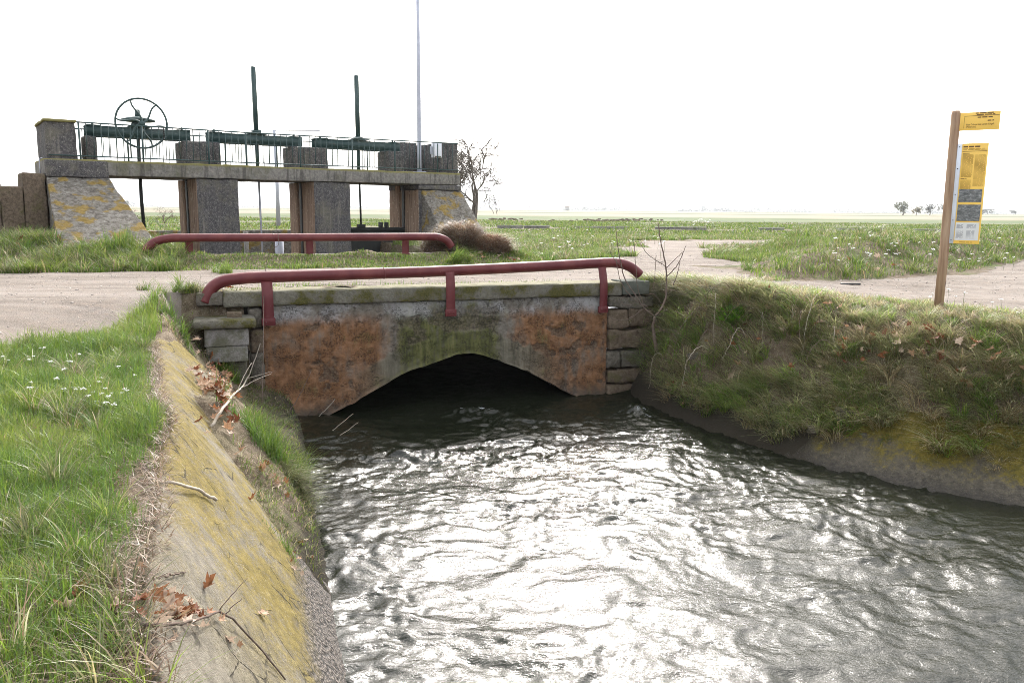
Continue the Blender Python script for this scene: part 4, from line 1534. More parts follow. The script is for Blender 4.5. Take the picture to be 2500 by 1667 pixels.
P = scatter(34000, -5.2, -1.2, 6.3, 13.2, t_berm)
n = len(P)
mixf = rng.uniform(0, 1, n)
col = np.where((mixf < .45)[:, None], pick(GREENS * .85, n), np.where((mixf < .7)[:, None], pick(OLIVE, n), pick(DRY, n)))
cl = clump(P, 2.2, 50)
grass_obj('berm_grass', 'mixed green and dry grass on the soil berm by the left waterline',
          [blades(P, .05 + .16 * cl ** 1.5 * rng.uniform(.4, 1.2, n), rng.uniform(.004, .009, n), rng.normal(-.3, 1.2, n), rng.uniform(.3, 1.4, n), col, 3)])


# right bank: long combed grass hanging down towards the water
def t_right(x, y):
    u, v = b_uv(x, y)
    d = sd_poly(x, y, RIGHT_POLY)
    low = .52 + .26 * fbm2(x * 1.3, y * 1.3, 3, 35) - .68 * smooth(10.6, 12.4, y)
    low = np.maximum(low, .22 + .10 * fbm2(x * 2, y * 2, 2, 36))
    return (d > low) & not_road(x, y, .12) & ((v < .1) | (u > 4.2)) & (y < 18)


PALS = [OLIVE * 2.0, GREENS * 1.5, GREENS[[0, 2, 4]] * 1.5, np.concatenate([OLIVE * 2.0, DRY * 1.35]), OLIVE * 1.6, DRY * 1.35]
C = scatter(3300, 1.5, 12.5, 8.6, 17.0, t_right)
d0, dn_ = bank_dir(C)
gr = [tussocks(C, 105, .40, .10, PALS, dn_, smooth(2.9, 1.3, d0), (.005, .012), crest=1 - .62 * smooth(1.7, 2.5, d0))]
P = scatter(70000, 1.5, 12.5, 8.6, 17.0, t_right)
n = len(P)
d0, dn_ = bank_dir(P)
gr.append(blades(P, rng.uniform(.04, .16, n), rng.uniform(.004, .009, n), np.arctan2(dn_[:, 1], dn_[:, 0]) + rng.normal(0, 1.2, n), rng.uniform(.3, 1.4, n), np.where((rng.uniform(0, 1, n) < .5)[:, None], pick(OLIVE * 1.3, n), pick(DRY, n)), 2))
grass_obj('bank_grass', 'long olive grass tussocks hanging down the right canal bank', gr)


# verges and mounds beyond the road
def t_far(x, y):
    u, v = b_uv(x, y)
    a, b = g_uv(x, y)
    inside = (sd_poly(x, y, BASIN) > -.05) | ((a > -4.0) & (a < 11) & (b > -.1) & (b < 2.3)) | ((a > -1.3) & (a < .9) & (b > -3.2) & (b < .2))
    return not_road(x, y, .0) & (v > 4.2) & ~inside & ~((u > -4.1) & (u < 2.3) & (v > 6.0) & (v < 6.5))


gv_ = []
P = scatter(250000, -13, 9, 15, 27, t_far)
n = len(P)
cl = clump(P, 1.1, 38)
uu, vv = b_uv(P[:, 0], P[:, 1])
lowzone = ((uu > -4.2) & (uu < 2.6) & (vv < 7.2)) * 1.0
hh = (.06 + .30 * cl ** 2 * rng.uniform(.4, 1.2, n)) * (1 - .4 * lowzone)
mixf = rng.uniform(0, 1, n)
col = np.where((mixf < .8)[:, None], pick(GREENS, n), np.where((mixf < .93)[:, None], pick(OLIVE, n), pick(DRY, n)))
gv_.append(blades(P, hh, rng.uniform(.009, .02, n), rng.uniform(0, 6.28, n), rng.uniform(.1, 1.0, n), col, 2))
P = scatter(120000, 4.5, 30, 16, 36, lambda x, y: sd_poly(x, y, MOUND) > .05 + .15 * fbm2(x * 2, y * 2, 2, 48))
n = len(P)
cl = clump(P, 1.0, 47)
mixf = rng.uniform(0, 1, n)
col = np.where((mixf < .72)[:, None], pick(GREENS * .9, n), np.where((mixf < .9)[:, None], pick(OLIVE, n), pick(DRY, n)))
gv_.append(blades(P, .06 + .26 * cl ** 1.6 * rng.uniform(.4, 1.2, n), rng.uniform(.010, .022, n), rng.uniform(0, 6.28, n), rng.uniform(.1, 1.0, n), col, 2))
P = scatter(150000, -32, 42, 26, 52, t_far)
P = P[clump(P, .5, 39) > .36]
n = len(P)
cl = clump(P, .6, 40)
mixf = rng.uniform(0, 1, n)
col = np.where((mixf < .72)[:, None], pick(GREENS * .85, n), np.where((mixf < .9)[:, None], pick(OLIVE, n), pick(DRY, n)))
gv_.append(blades(P, .05 + .30 * cl ** 2 * rng.uniform(.4, 1.2, n), rng.uniform(.018, .04, n), rng.uniform(0, 6.28, n), rng.uniform(.1, 1.0, n), col, 2))
C = scatter(2600, -13.5, -6.5, 14, 21.5, lambda x, y: t_far(x, y) & (b_uv(x, y)[0] < -4.1) & (b_uv(x, y)[1] > 4.7) & (b_uv(x, y)[1] < 8.2))
gv_.append(tussocks(C, 42, .34, .12, [GREENS, GREENS[[1, 3]], GREENS[[0, 2, 4]], OLIVE], np.tile(np.array([[0, -1.0]]), (len(C), 1)), np.full(len(C), .15), (.009, .018)))
C = scatter(1500, 4.8, 30, 16.5, 34, lambda x, y: (sd_poly(x, y, MOUND) > .1) & (fbm2(x * .6, y * .6, 2, 57) > -.1))
gv_.append(tussocks(C, 40, .30, .16, [GREENS * .9, GREENS[[0, 2, 4]] * .85, OLIVE], np.tile(np.array([[0, -1.0]]), (len(C), 1)), np.full(len(C), .15), (.012, .022)))
C = scatter(1500, -3, 9, 19, 40, lambda x, y: t_far(x, y) & (fbm2(x * .5, y * .5, 2, 58) > .02))
gv_.append(tussocks(C, 36, .30, .16, [GREENS, GREENS[[0, 2, 4]], OLIVE], np.tile(np.array([[0, -1.0]]), (len(C), 1)), np.full(len(C), .15), (.014, .026)))
P = scatter(26000, -6, 4, 12, 17, lambda x, y: (np.abs(b_uv(x, y)[1] - .58) < .14 + .1 * fbm2(x * 2, y * 2, 2, 52)) & (fbm2(x * 1.4, y * 1.4, 2, 53) > -.05) & (b_uv(x, y)[0] < 4.2))
n = len(P)
gv_.append(blades(P, rng.uniform(.03, .13, n), rng.uniform(.004, .009, n), rng.uniform(0, 6.28, n), rng.uniform(.1, 1.0, n), pick(GREENS, n), 2))
grass_obj('verge_grass', 'low green grass and weeds on the verges beyond the road', gv_)


def t_field(x, y):
    return not_road(x, y, 0.0) & (fbm2(x * .12, y * .3, 3, 44) > -.15) & ~((y > 60.5) & (y < 64) & (x > -2))


P = scatter(110000, -60, 75, 50, 108, t_field)
n = len(P)
cl = clump(P, .35, 45)
mixf = rng.uniform(0, 1, n)
col = np.where((mixf < .8)[:, None], pick(GREENS * .8, n), pick(OLIVE, n))
grass_obj('field_weeds', 'weedy green strip across the field in the middle distance',
          [blades(P, .08 + .55 * cl ** 3 * rng.uniform(.4, 1.2, n), rng.uniform(.05, .12, n), rng.uniform(0, 6.28, n), rng.uniform(.1, .9, n), col, 2)])


# grass tufts standing by the left waterline, and other single plants
def tuft(px, py, nb, h, spread, pal, label, bend=(.2, 1.0), wid=(.005, .009), name='grass_tuft', cat='grass tuft', group=None, droop=None):
    c = on_ground([px], [py])[0]
    m = max(3, int(spread * 34))
    sa, sr = rng.uniform(0, 6.28, m), spread * np.sqrt(rng.uniform(0, 1, m))
    kk = rng.integers(0, m, nb)
    a = rng.uniform(0, 6.28, nb)
    P = np.stack([(sr * np.cos(sa))[kk] + rng.normal(0, .035, nb), (sr * np.sin(sa))[kk] + rng.normal(0, .035, nb), np.zeros(nb)], 1)
    P[:, 2] = height(c[0] + P[:, 0], c[1] + P[:, 1]) - c[2] - .01
    az = a + rng.normal(0, .5, nb)
    if droop is not None:
        az = droop + rng.normal(0, .6, nb)
    v, q, t, cc = blades(P, h * rng.uniform(.5, 1.3, m)[kk] * rng.uniform(.25, 1.1, nb), rng.uniform(*wid, nb), az, rng.uniform(*bend, nb), pick(pal, nb), 4)
    o = link_mesh(name, np_mesh(name, v, [q, t], MATS['grass'], True, cc))
    o.location = c
    return tag(o, label, cat, group)


TG = 'grass tufts along the left waterline'
tuft(625, 1065, 800, .50, .40, GREENS[[0, 2, 4]] * .9, 'largest dark green grass tuft by the left waterline, below the pale branch', group=TG)
tuft(695, 1125, 700, .42, .38, GREENS * .85, 'grass tuft overhanging the water beside the large dark tuft', droop=-.5, group=TG)
tuft(735, 1200, 900, .32, .26, OLIVE * 1.1, 'yellowing grass fringe drooping into the left edge of the water', droop=-.4, bend=(.7, 1.6), group=TG)
tuft(690, 1335, 420, .26, .14, GREENS, 'small bright tuft growing low on the yellow concrete slope', group=TG)
tuft(560, 925, 320, .34, .14, GREENS, 'narrow green tuft under the stone pedestal', group=TG)
tuft(1118, 640, 420, .50, .26, GREENS, 'drooping green tuft at the right end of the far guard rail', wid=(.008, .016), bend=(.5, 1.4), droop=-.6)
WG = 'weed clumps at the left end of the bridge'
tuft(450, 752, 360, .36, .16, GREENS, 'tall weed clump right at the left bend of the near rail', wid=(.006, .014), group=WG)
tuft(400, 770, 420, .34, .30, GREENS[[0, 2, 4]], 'dark weed clump on the bank edge between road and lining', wid=(.006, .012), group=WG)
tuft(468, 812, 300, .30, .13, OLIVE, 'olive weed clump hanging beside the stone pedestal', wid=(.005, .012), bend=(.4, 1.3), group=WG)
tuft(430, 830, 340, .26, .2, DRY, 'dry brown grass clump where the concrete slope ends', wid=(.004, .009), bend=(.4, 1.4), group=WG)
tuft(300, 612, 500, .55, .45, GREENS, 'tall bright green tuft in front of the sloping stone wing', wid=(.008, .016), bend=(.05, .4))
tuft(215, 640, 420, .45, .5, GREENS, 'broad green tuft on the verge left of the far guard rail', wid=(.008, .018))
tuft(545, 668, 320, .32, .25, GREENS, 'grass tuft leaning over the left bend of the near rail', wid=(.005, .010))

# ------------------------------------------------------------------ white flowers
def flower_mesh(seed, scale=1.0):
    r = np.random.default_rng(seed)
    tubes = [tube([(0, 0, 0), (.01, .005, .12), (.02 * r.uniform(-1, 1), 0, .22)], .002, 4)]
    V, F = merge(*tubes)
    V, F = clean((V, F))
    nq = 26
    c = r.normal(0, .012, (nq, 3)) * np.array([1, 1, .5]) + np.array([V[:, 0][-1], 0, .225])
    a = r.uniform(0, 6.28, nq)
    s = r.uniform(.006, .012, nq)
    ux, uy = np.stack([np.cos(a), np.sin(a), r.uniform(-.4, .4, nq)], 1) * s[:, None], np.stack([-np.sin(a), np.cos(a), r.uniform(-.4, .4, nq)], 1) * s[:, None]
    PV = np.stack([c - ux, c - uy * .7, c + ux, c + uy * .7], 1).reshape(-1, 3)
    return V * scale, F, PV * scale, np.arange(nq * 4).reshape(-1, 4)


fl_m = []
for k in range(3):
    V, F, PV, PF = flower_mesh(300 + k)
    fl_m.append((np_mesh('stem', V, F, MATS['grass'], True, np.tile(np.array([[.09, .14, .03]]), (len(V), 1))), np_mesh('flower_head', PV, PF, MATS['petal'])))


def flowers(pix, label, group, scale):
    pts = on_ground([p[0] for p in pix], [p[1] for p in pix])
    qx, qy = [np.quantile([p[d] for p in pix], (.33, .67)) for d in (0, 1)]
    for k, p in enumerate(pts):
        r = empty('white_flower', p, random.uniform(0, 6.28))
        s = scale * random.uniform(.7, 1.2)
        r.scale = (s, s, s)
        side = ('back', 'middle', 'front')[int(np.searchsorted(qy, pix[k][1]))] + ' ' + ('left', 'centre', 'right')[int(np.searchsorted(qx, pix[k][0]))]
        sw = 'small' if s < scale * .88 else ('large' if s > scale * 1.04 else 'middling')
        tag(r, f'{sw} {label}, {side} of its patch', 'flower', group)
        link_mesh('stem', fl_m[k % 3][0], r)
        link_mesh('flower_head', fl_m[k % 3][1], r)


base = [(24, 858), (75, 862), (85, 845), (110, 838), (128, 868), (175, 886), (160, 905), (100, 830), (195, 845), (205, 815), (290, 885), (250, 915), (222, 925), (245, 930), (185, 938), (190, 948), (160, 955),
        (232, 946), (262, 950), (270, 965), (205, 960), (250, 955), (308, 935), (302, 950), (315, 960), (260, 998), (280, 998), (80, 925), (75, 950), (10, 862), (285, 975), (220, 970), (140, 920), (330, 900), (275, 940), (240, 965)]
flowers([(x, y + 55) for x, y in base], 'white flower in the left bank grass', 'white flowers on the left bank', .75)
rr = random.Random(5)
flowers([(rr.uniform(2030, 2480), rr.uniform(612, 668)) for _ in range(46)], 'white flower on the grassy mound behind the trail sign', 'white flowers on the mound', 1.5)
flowers([(rr.uniform(1690, 1740), rr.uniform(556, 572)) for _ in range(16)], 'white blossom in the clump beside the field track', 'white flowers beside the field track', 3.0)
flowers([(2275, 745), (2268, 770), (2310, 752), (2330, 760), (2440, 775), (2480, 795), (2350, 765), (2420, 772)], 'white flower at the road edge beside the sign post', 'white flowers at the sign post', 1.1)
flowers([(rr.uniform(1260, 1620), rr.uniform(560, 640)) for _ in range(30)], 'white blossom beyond the near rail', 'white flowers beyond the near rail', 1.6)

# ------------------------------------------------------------------ dead leaves
def leaf_mesh(seed, curl):
    r = np.random.default_rng(seed)
    out = []
    for a, rad in [(-90, .30), (-68, .22), (-48, .52), (-26, .42), (-8, .86), (8, .50), (22, .58), (44, .98), (58, .62), (72, .72), (90, 1.12), (108, .72), (122, .62), (136, .98), (158, .58), (172, .50), (188, .86), (206, .42), (228, .52), (248, .22)]:
        rad *= r.uniform(.85, 1.12)
        out.append((rad * math.cos(math.radians(a)), rad * math.sin(math.radians(a))))
    o = np.array(out)
    inner = o * .5
    P2 = np.concatenate([[[0, 0]], inner, o])
    m = len(o)
    ax_ = r.uniform(0, 3.14)
    tt = P2 @ np.array([math.cos(ax_), math.sin(ax_)])
    z = curl * (tt ** 2) * .7 + .12 * r.normal(0, 1, len(P2)) * np.linalg.norm(P2, axis=1) + .25 * curl * np.abs(P2[:, 0])
    V = np.stack([P2[:, 0] * (1 - .3 * curl), P2[:, 1], z], 1)
    i = np.arange(m)
    j = (i + 1) % m
    T = np.stack([np.zeros(m, int), 1 + i, 1 + j], 1)
    Q = np.stack([1 + i, 1 + m + i, 1 + m + j, 1 + j], 1)
    vt, ft = tube([(0, -.1, 0), (.03, -.5, .05), (.0, -.9, .12)], .022, 4)
    vt2, f2 = clean((vt, ft))
    V2 = np.concatenate([V, vt2])
    return np_mesh('dead_leaf', V2, [T, np.concatenate([Q, f2[0] + len(V)]), f2[1] + len(V)], MATS['leaf'], False)


LEAF_COL = [('rust-brown', (.20, .075, .035)), ('copper', (.32, .14, .065)), ('tan', (.42, .25, .15)), ('pale', (.56, .42, .32))]


def leaf_material(name, c):
    M = Mat('dry_leaf_' + name)
    n = M.noise(M.coord(), 3, 4)
    M.leafy(M.mix(M.step(n, .4, .8), c, tuple(k * .6 for k in c)), .25, .55, .3)
    return M


LEAF_SHAPE = [('flat', .25), ('cupped', .5), ('folded', .8), ('curled', 1.0)]
leafs = {}
for ci, (cn, cc_) in enumerate(LEAF_COL):
    lm = leaf_material(cn, cc_)
    for si, (sn, cv_) in enumerate(LEAF_SHAPE):
        me = leaf_mesh(400 + si, cv_)
        me.materials.clear()
        me.materials.append(lm.m)
        leafs[(ci, si)] = me


def leaves(pix, label, group, size, lift=.012, tilt=.6):
    """label: where the leaf lies; its size, colour, curl and its side of the group go in front"""
    pts = on_ground([p[0] for p in pix], [p[1] for p in pix])
    mx, my = np.median([p[0] for p in pix]), np.median([p[1] for p in pix])
    for p, q in zip(pts, pix):
        ci, si = random.randrange(4), random.randrange(4)
        o = link_mesh('dead_leaf', leafs[(ci, si)])
        s = size * random.uniform(.65, 1.3)
        o.location = (p[0], p[1], p[2] + lift * random.uniform(.5, 2.0) + .25 * s)
        o.scale = (s, s, s)
        o.rotation_euler = (random.gauss(0, tilt), random.gauss(0, tilt), random.uniform(0, 6.28))
        sw = 'small' if s < size * .85 else ('large' if s > size * 1.1 else 'middling')
        if group:
            side = ('upper' if q[1] < my else 'lower') + (' left' if q[0] < mx else ' right')
            tag(o, f'{sw} {LEAF_COL[ci][0]} {LEAF_SHAPE[si][0]} dead leaf, {side}, {label}', 'leaf', group)
        else:
            tag(o, label, 'leaf')


def blob(cx, cy, sx, sy, n, seed, rot=0.0):
    r = random.Random(seed)
    o = []
    for _ in range(n):
        a, b = r.gauss(0, sx), r.gauss(0, sy)
        o.append((cx + a * math.cos(rot) - b * math.sin(rot), cy + a * math.sin(rot) + b * math.cos(rot)))
    return o


leaves(blob(420, 1530, 62, 22, 30, 1, .15), 'in the pile on the concrete ridge', 'leaf pile on the near ridge', .052, .03)
leaves([(648, 1520)], 'single pale tan leaf lying alone on the concrete slope', None, .05, .03)
leaves([(585, 1600), (560, 1578)], 'beside the long dark twig', 'leaves by the fallen branch', .045)
leaves(blob(250, 1500, 110, 60, 14, 2), 'half hidden in near grass', 'leaves in the near left grass', .05)
leaves(blob(175, 1160, 60, 60, 10, 3), 'in the left bank grass', 'leaves in the left grass', .05)
leaves(blob(528, 975, 30, 52, 105, 4, -.35), 'in the heap below the pedestal', 'leaf heap under the pedestal', .080, .085)
leaves(blob(660, 1185, 26, 30, 14, 5, .6), 'among the left waterline tufts', 'leaves among the waterline tufts', .055)
leaves(blob(740, 1370, 16, 26, 8, 6), 'by the small slope tuft', 'leaves at the small tuft', .045)
leaves(blob(2220, 900, 110, 36, 38, 7, .12), 'on the bank below the sign', 'leaves below the sign', .085, .20)
leaves(blob(1960, 860, 130, 40, 26, 8, .1), 'in the combed bank grass', 'leaves in the combed grass', .075, .20)
leaves(blob(2420, 960, 60, 30, 14, 9), 'on the bank at right edge', 'leaves at the far right', .085, .20)
leaves(blob(1720, 985, 90, 30, 10, 10), 'low on the bank near the bridge', 'leaves low on the right bank', .08, .05)
leaves(blob(1235, 632, 45, 10, 16, 11), 'below the dead brush heap', 'leaves below the brush heap', .09, .02)
leaves(blob(80, 600, 70, 26, 14, 12), 'on the verge by the sluice steps', 'leaves by the sluice steps', .10, .05)
leaves(blob(2150, 645, 120, 14, 7, 13), 'among the mound flowers', 'leaves on the mound', .09, .05)

# ------------------------------------------------------------------ sticks, twigs and sapling
def wobble(pts, n, amp, seed):
    p = spline(pts, n)
    r = np.random.default_rng(seed)
    return p + r.normal(0, amp, p.shape) * np.linspace(1, 1, n)[:, None]


def stick(pix, r0, r1, mat, label, lifts, group=None, name='stick', forks=()):
    g = on_ground([p[0] for p in pix], [p[1] for p in pix])
    g[:, 2] += np.array(lifts)
    base_ = g[0].copy()
    main = wobble(g - base_, 22, .0035, len(label))
    o = tpart(name, main, np.linspace(r0, r1, 22), mat, None, 8)
    o.location = base_
    tag(o, label, 'stick', group)
    for k, (t, dx, dy, dz) in enumerate(forks):
        a = main[int(t * 21)]
        tpart('side_twig', wobble([a, a + np.array([dx * .5, dy * .5, dz * .6]), a + np.array([dx, dy, dz])], 10, .003, k), np.linspace(r1 * .8, r1 * .35, 10), mat, o, 6)
    return o


stick([(516, 1058), (560, 1005), (605, 962), (645, 926)], .015, .008, MATS['pale_twig'], 'thick pale bleached branch leaning on the leaf heap', [.05, .12, .22, .40], None, 'fallen_branch',
      [(.55, .35, .25, .16), (.5, .1, .3, .30), (.7, .30, .35, .05)])
stick([(366, 1196), (420, 1205), (480, 1222), (529, 1246)], .008, .012, MATS['pale_twig'], 'smooth grey stick lying across the yellow concrete slope', [.03, .05, .05, .05])
stick([(345, 1558), (430, 1562), (500, 1545), (545, 1540), (620, 1600), (700, 1672)], .008, .004, MATS['twig'], 'long dark twig trailing out of the near leaf pile', [.05, .06, .07, .06, .03, .02], None, 'stick',
      [(.62, .07, .06, .06), (.6, .10, .16, .10)])
stick([(385, 1420), (420, 1412), (455, 1418)], .005, .004, MATS['twig'], 'short brown twig on the crest of the concrete ridge', [.02, .02, .02])
stick([(640, 1010), (660, 940), (690, 880), (682, 815)], .006, .003, MATS['twig'], 'thin upright twig in front of the plastered bridge wall', [.05, .35, .75, 1.1])
TW = 'bare twigs hanging over the water'
for k, (a, b) in enumerate([((745, 1065), (862, 1010)), ((760, 1075), (875, 1030)), ((735, 1030), (818, 975)), ((770, 1085), (850, 1085)), ((700, 1015), (760, 905)), ((655, 945), (728, 925))]):
    p0 = on_ground([a[0]], [a[1]])[0]
    p1 = at_depth(b[0], b[1], p0[1] + .25)
    midp = (p0 + p1) / 2 + np.array([0, 0, -.05])
    o = tpart('bare_twig', wobble([p0 * 0, midp - p0, p1 - p0], 14, .004, k), np.linspace(.008, .003, 14), MATS['pale_twig' if k < 4 else 'twig'], None, 6)
    o.location = p0
    tag(o, ['bare twig reaching highest over the dark water', 'bare twig reaching furthest right over the water', 'bare twig rising against the foot of the bridge wall', 'lowest bare twig lying flat over the water',
            'steep bare twig in front of the orange plaster', 'bare twig beside the stone pedestal foot'][k], 'twig', TW)

sp = tag(empty('bare_sapling', tuple(at_depth(1600, 858, 14.62))), 'bare grey sapling with thin upright shoots at the right end of the bridge', 'sapling')
so = np.array(sp.location)


def spx(zx, zy, dy=0.0):
    return at_depth(1480 + zx / 4.75, 530 + zy / 4.75, 14.62 + dy) - so


tpart('trunk', wobble([spx(590, 1568), spx(560, 1400, .02), spx(545, 1250), spx(565, 1150)], 14, .004, 1), np.linspace(.036, .024, 14), MATS['twig'], sp, 8)
SAP = [([(565, 1150), (640, 1060), (690, 930), (700, 760), (692, 600), (670, 450), (635, 300), (603, 70)], .02),
       ([(705, 690), (790, 600), (860, 490), (925, 330)], .010), ([(780, 790), (830, 640), (860, 500), (895, 400)], .008), ([(695, 590), (760, 530), (880, 410)], .006),
       ([(690, 570), (590, 510), (470, 420), (395, 300)], .008), ([(560, 1150), (450, 1060), (330, 890), (220, 720), (165, 500), (130, 320), (118, 160)], .014),
       ([(480, 1040), (360, 980), (220, 840), (150, 690), (115, 480)], .010), ([(180, 580), (90, 480), (45, 400)], .005), ([(430, 1000), (375, 860), (350, 680), (325, 310)], .007),
       ([(570, 1150), (640, 1120), (720, 1050)], .008), ([(580, 1260), (700, 1330), (860, 1400), (1000, 1350), (1040, 1240)], .009), ([(420, 1070), (300, 1160), (150, 1200), (0, 1150)], .009),
       ([(540, 860), (560, 700), (580, 440)], .005), ([(660, 1040), (560, 900), (480, 900)], .005), ([(350, 990), (220, 1020), (170, 960), (240, 900)], .004), ([(520, 1390), (580, 1480), (610, 1560)], .006),
       ([(700, 850), (800, 850), (900, 900), (1000, 830), (1135, 680)], .006)]
for k, (pp, r0) in enumerate(SAP):
    tpart('shoot', wobble([spx(a, b, .12 * math.sin(k * 2.1) * i / len(pp)) for i, (a, b) in enumerate(pp)], 26, .003, k), np.linspace(r0 * 1.1, max(.005, r0 * .45), 26), MATS['twig'], sp, 6)


# ------------------------------------------------------------------ dead brush heap beside the sluice
def hair(center, rad, n, length, pal, wid, seed):
    r = np.random.default_rng(seed)
    a, b = r.uniform(0, 6.28, n), np.arccos(r.uniform(0.02, 1, n))
    nrm = np.stack([np.sin(b) * np.cos(a), np.sin(b) * np.sin(a), np.cos(b)], 1)
    P = center + nrm * rad * r.uniform(.75, 1.0, (n, 1))
    az = np.arctan2(nrm[:, 1], nrm[:, 0]) + r.normal(0, .7, n)
    return blades(P, length * r.uniform(.5, 1.2, n), r.uniform(*wid, n), az, r.uniform(.8, 1.7, n), pick(pal, n), 3, nrm * .5 + np.array([0, 0, .4]))


BR = np.array([(.26, .20, .14), (.34, .28, .21), (.19, .135, .09), (.42, .36, .28), (.27, .15, .09)])
bc = at_depth(1132, 608, 20.6)
bh = tag(empty('brush_heap', tuple(bc)), 'rounded heap of grey dead brush at the right foot of the sluice', 'brush heap')
hv = [hair(np.array([-.1, .5, .05]), np.array([.62, .5, .52]), 4200, .40, BR, (.006, .014), 1), hair(np.array([.68, .1, -.08]), np.array([.52, .5, .40]), 4000, .28, BR * np.array([.95, .85, .78]), (.006, .014), 2),
      hair(np.array([-.72, .5, -.1]), np.array([.40, .4, .42]), 2400, .26, BR * np.array([.95, .85, .78]), (.006, .014), 3)]
for k, (v, q, t, c) in enumerate(hv):
    link_mesh('brush_stems', np_mesh('brush_stems', v, [q, t], MATS['grass'], True, c), bh)['kind'] = 'stuff'
mv = []
for k, (c, rd) in enumerate((((-.1, .5, 0), (.52, .42, .42)), ((.68, .1, -.12), (.46, .43, .35)), ((-.72, .5, -.14), (.34, .34, .37)))):
    th, ph = np.meshgrid(np.linspace(0, 2 * math.pi, 28), np.linspace(.02, 1.7, 14))
    V = np.stack([np.sin(ph) * np.cos(th), np.sin(ph) * np.sin(th), np.cos(ph)], -1).reshape(-1, 3)
    V = V * np.array(rd) * (1 + .15 * fbm3(V, 2.5, 3, k))[:, None] + np.array(c)
    mv.append((V, grid_faces(28, 14)))
part('heap_core', merge(*mv), mat_simple('dead_brush_mass', (.13, .10, .078), .95, .1, 0, .5, 14, .8, .05), bh)

# right bank: grey dead tangle beside the bridge end, green weed, stones, moss
br_p = on_ground([1700], [800])[0]
bram = tag(empty('bramble', tuple(br_p)), 'thin arching bramble stems hanging over the right bank beside the bridge', 'bramble')
bram_a = on_ground([random.uniform(1600, 2050) for _ in range(26)], [random.uniform(760, 900) for _ in range(26)]) - br_p
for k in range(26):
    a0 = bram_a[k]
    d_ = np.array([random.uniform(-.8, .6), random.uniform(-.7, .1), 0])
    tpart('stem', wobble([a0, a0 + d_ * .35 + np.array([0, 0, random.uniform(.1, .35)]), a0 + d_ * .8 + np.array([0, 0, random.uniform(-.25, .1)]), a0 + d_ + np.array([0, 0, random.uniform(-.7, -.3)])], 18, .006, k + 40),
          np.linspace(.006, .003, 18), MATS['twig' if k % 3 else 'pale_twig'], bram, 5)
c0 = on_ground([1650], [735])[0]
tg = [hair(np.array([0, 0, -.15]), np.array([.42, .35, .30]), 3600, .30, np.concatenate([DRY[[1, 3]] * .9, OLIVE]), (.004, .009), 6), hair(np.array([.5, -.5, -.22]), np.array([.5, .45, .32]), 3600, .30, np.concatenate([DRY * .8, OLIVE]), (.004, .009), 7)]
to = grass_obj('dead_tangle', 'grey tangle of dead grass hanging beside the bridge end', tg, 'dead grass')
to.location = c0
cw = on_ground([1790], [825])[0]
wd = tag(empty('leafy_weed', tuple(cw)), 'bright green leafy weed on the right bank near the bridge', 'weed')
nb = 420
a, b = rng.uniform(0, 6.28, nb), rng.uniform(.1, 1.25, nb)
nn = np.stack([np.sin(b) * np.cos(a), np.sin(b) * np.sin(a), np.cos(b)], 1)
Pw = nn * rng.uniform(.08, .34, (nb, 1)) * np.array([1.2, 1, .9])
v, q, t, c = blades(Pw, rng.uniform(.05, .10, nb), rng.uniform(.02, .045, nb), a, rng.uniform(.4, 1.2, nb), pick(np.array([(.10, .22, .02), (.15, .28, .03), (.07, .17, .02)]), nb), 3)
link_mesh('leaves', np_mesh('leaves', v, [q, t], MATS['grass'], True, c), wd)['kind'] = 'stuff'
for k in range(7):
    e_ = nn[k * 31] * .3
    tpart('stalk', [(0, 0, -.02), tuple(e_ * .5 + np.array([0, 0, .03])), tuple(e_)], [.006, .005, .003], mat_simple('green_stalk', (.10, .17, .04), .7) if k == 0 else bpy.data.materials['green_stalk'], wd, 5)
STN = 'stones at the right waterline'
for k, (px, py, s, lab) in enumerate([(2065, 1030, .16, 'pale stone at the edge of the mossy lining'), (1985, 1062, .11, 'grey stone just above the right waterline'), (2105, 1095, .05, 'small reddish stone on the wet lining'), (1690, 880, .10, 'pale stone showing through the bank grass'),
                                      (1735, 905, .08, 'tan stone beside the sapling foot')]):
    p = on_ground([px], [py])[0]
    V, F = rough_box(-s, s, -s * .7, s * .7, -s * .6, s * .5, s * .25, s * .28, s * .3, 3 / s * .35, 500 + k)
    o = part('boulder', (V, F), MATS['bstone' if k == 4 else 'stone'])
    o.location = (p[0], p[1], p[2] + s * .1)
    o.rotation_euler = (0, .2, k)
    tag(o, lab, 'stone', STN)
tuft(2148, 1100, 500, .07, .13, np.array([(.05, .11, .012), (.08, .15, .02)]), 'round cushion of bright moss at the right waterline', bend=(.1, .6), wid=(.006, .012), name='moss_cushion', cat='moss')
tuft(1935, 1070, 160, .16, .06, GREENS, 'tiny green tuft on the dark foot of the right bank')

# small flat black thing lying on the road
p = at_z(2078, 674, .0)
o = tag(part('rubber_strip', rough_box(-.20, .20, -.035, .035, 0, .03, .1, .006, .01, 8, 520), MATS['black']), 'flat black rubber strip lying at the road edge', 'strip')
o.location = (p[0], p[1], float(height(p[0], p[1])) + .008)

# dry litter along the crest of the lining
ln = 5000
y = rng.uniform(1.8, 9.6, ln)
x = x_ridge(y) - rng.gamma(2.0, .09, ln) + .05
PL = np.stack([x, y, surface(x, y) + .012], 1)
LV, LQ, LT, LC = blades(PL, rng.uniform(.03, .10, ln), rng.uniform(.003, .010, ln), rng.uniform(0, 6.28, ln), rng.uniform(1.6, 2.6, ln), pick(np.array([(.20, .13, .08), (.30, .22, .15), (.12, .08, .05), (.38, .30, .22)]), ln), 2)
tag(link_mesh('dry_litter', np_mesh('dry_litter', LV, [LQ, LT], MATS['grass'], True, LC)), 'dry brown litter along the crest of the concrete slope', 'litter', kind='stuff')

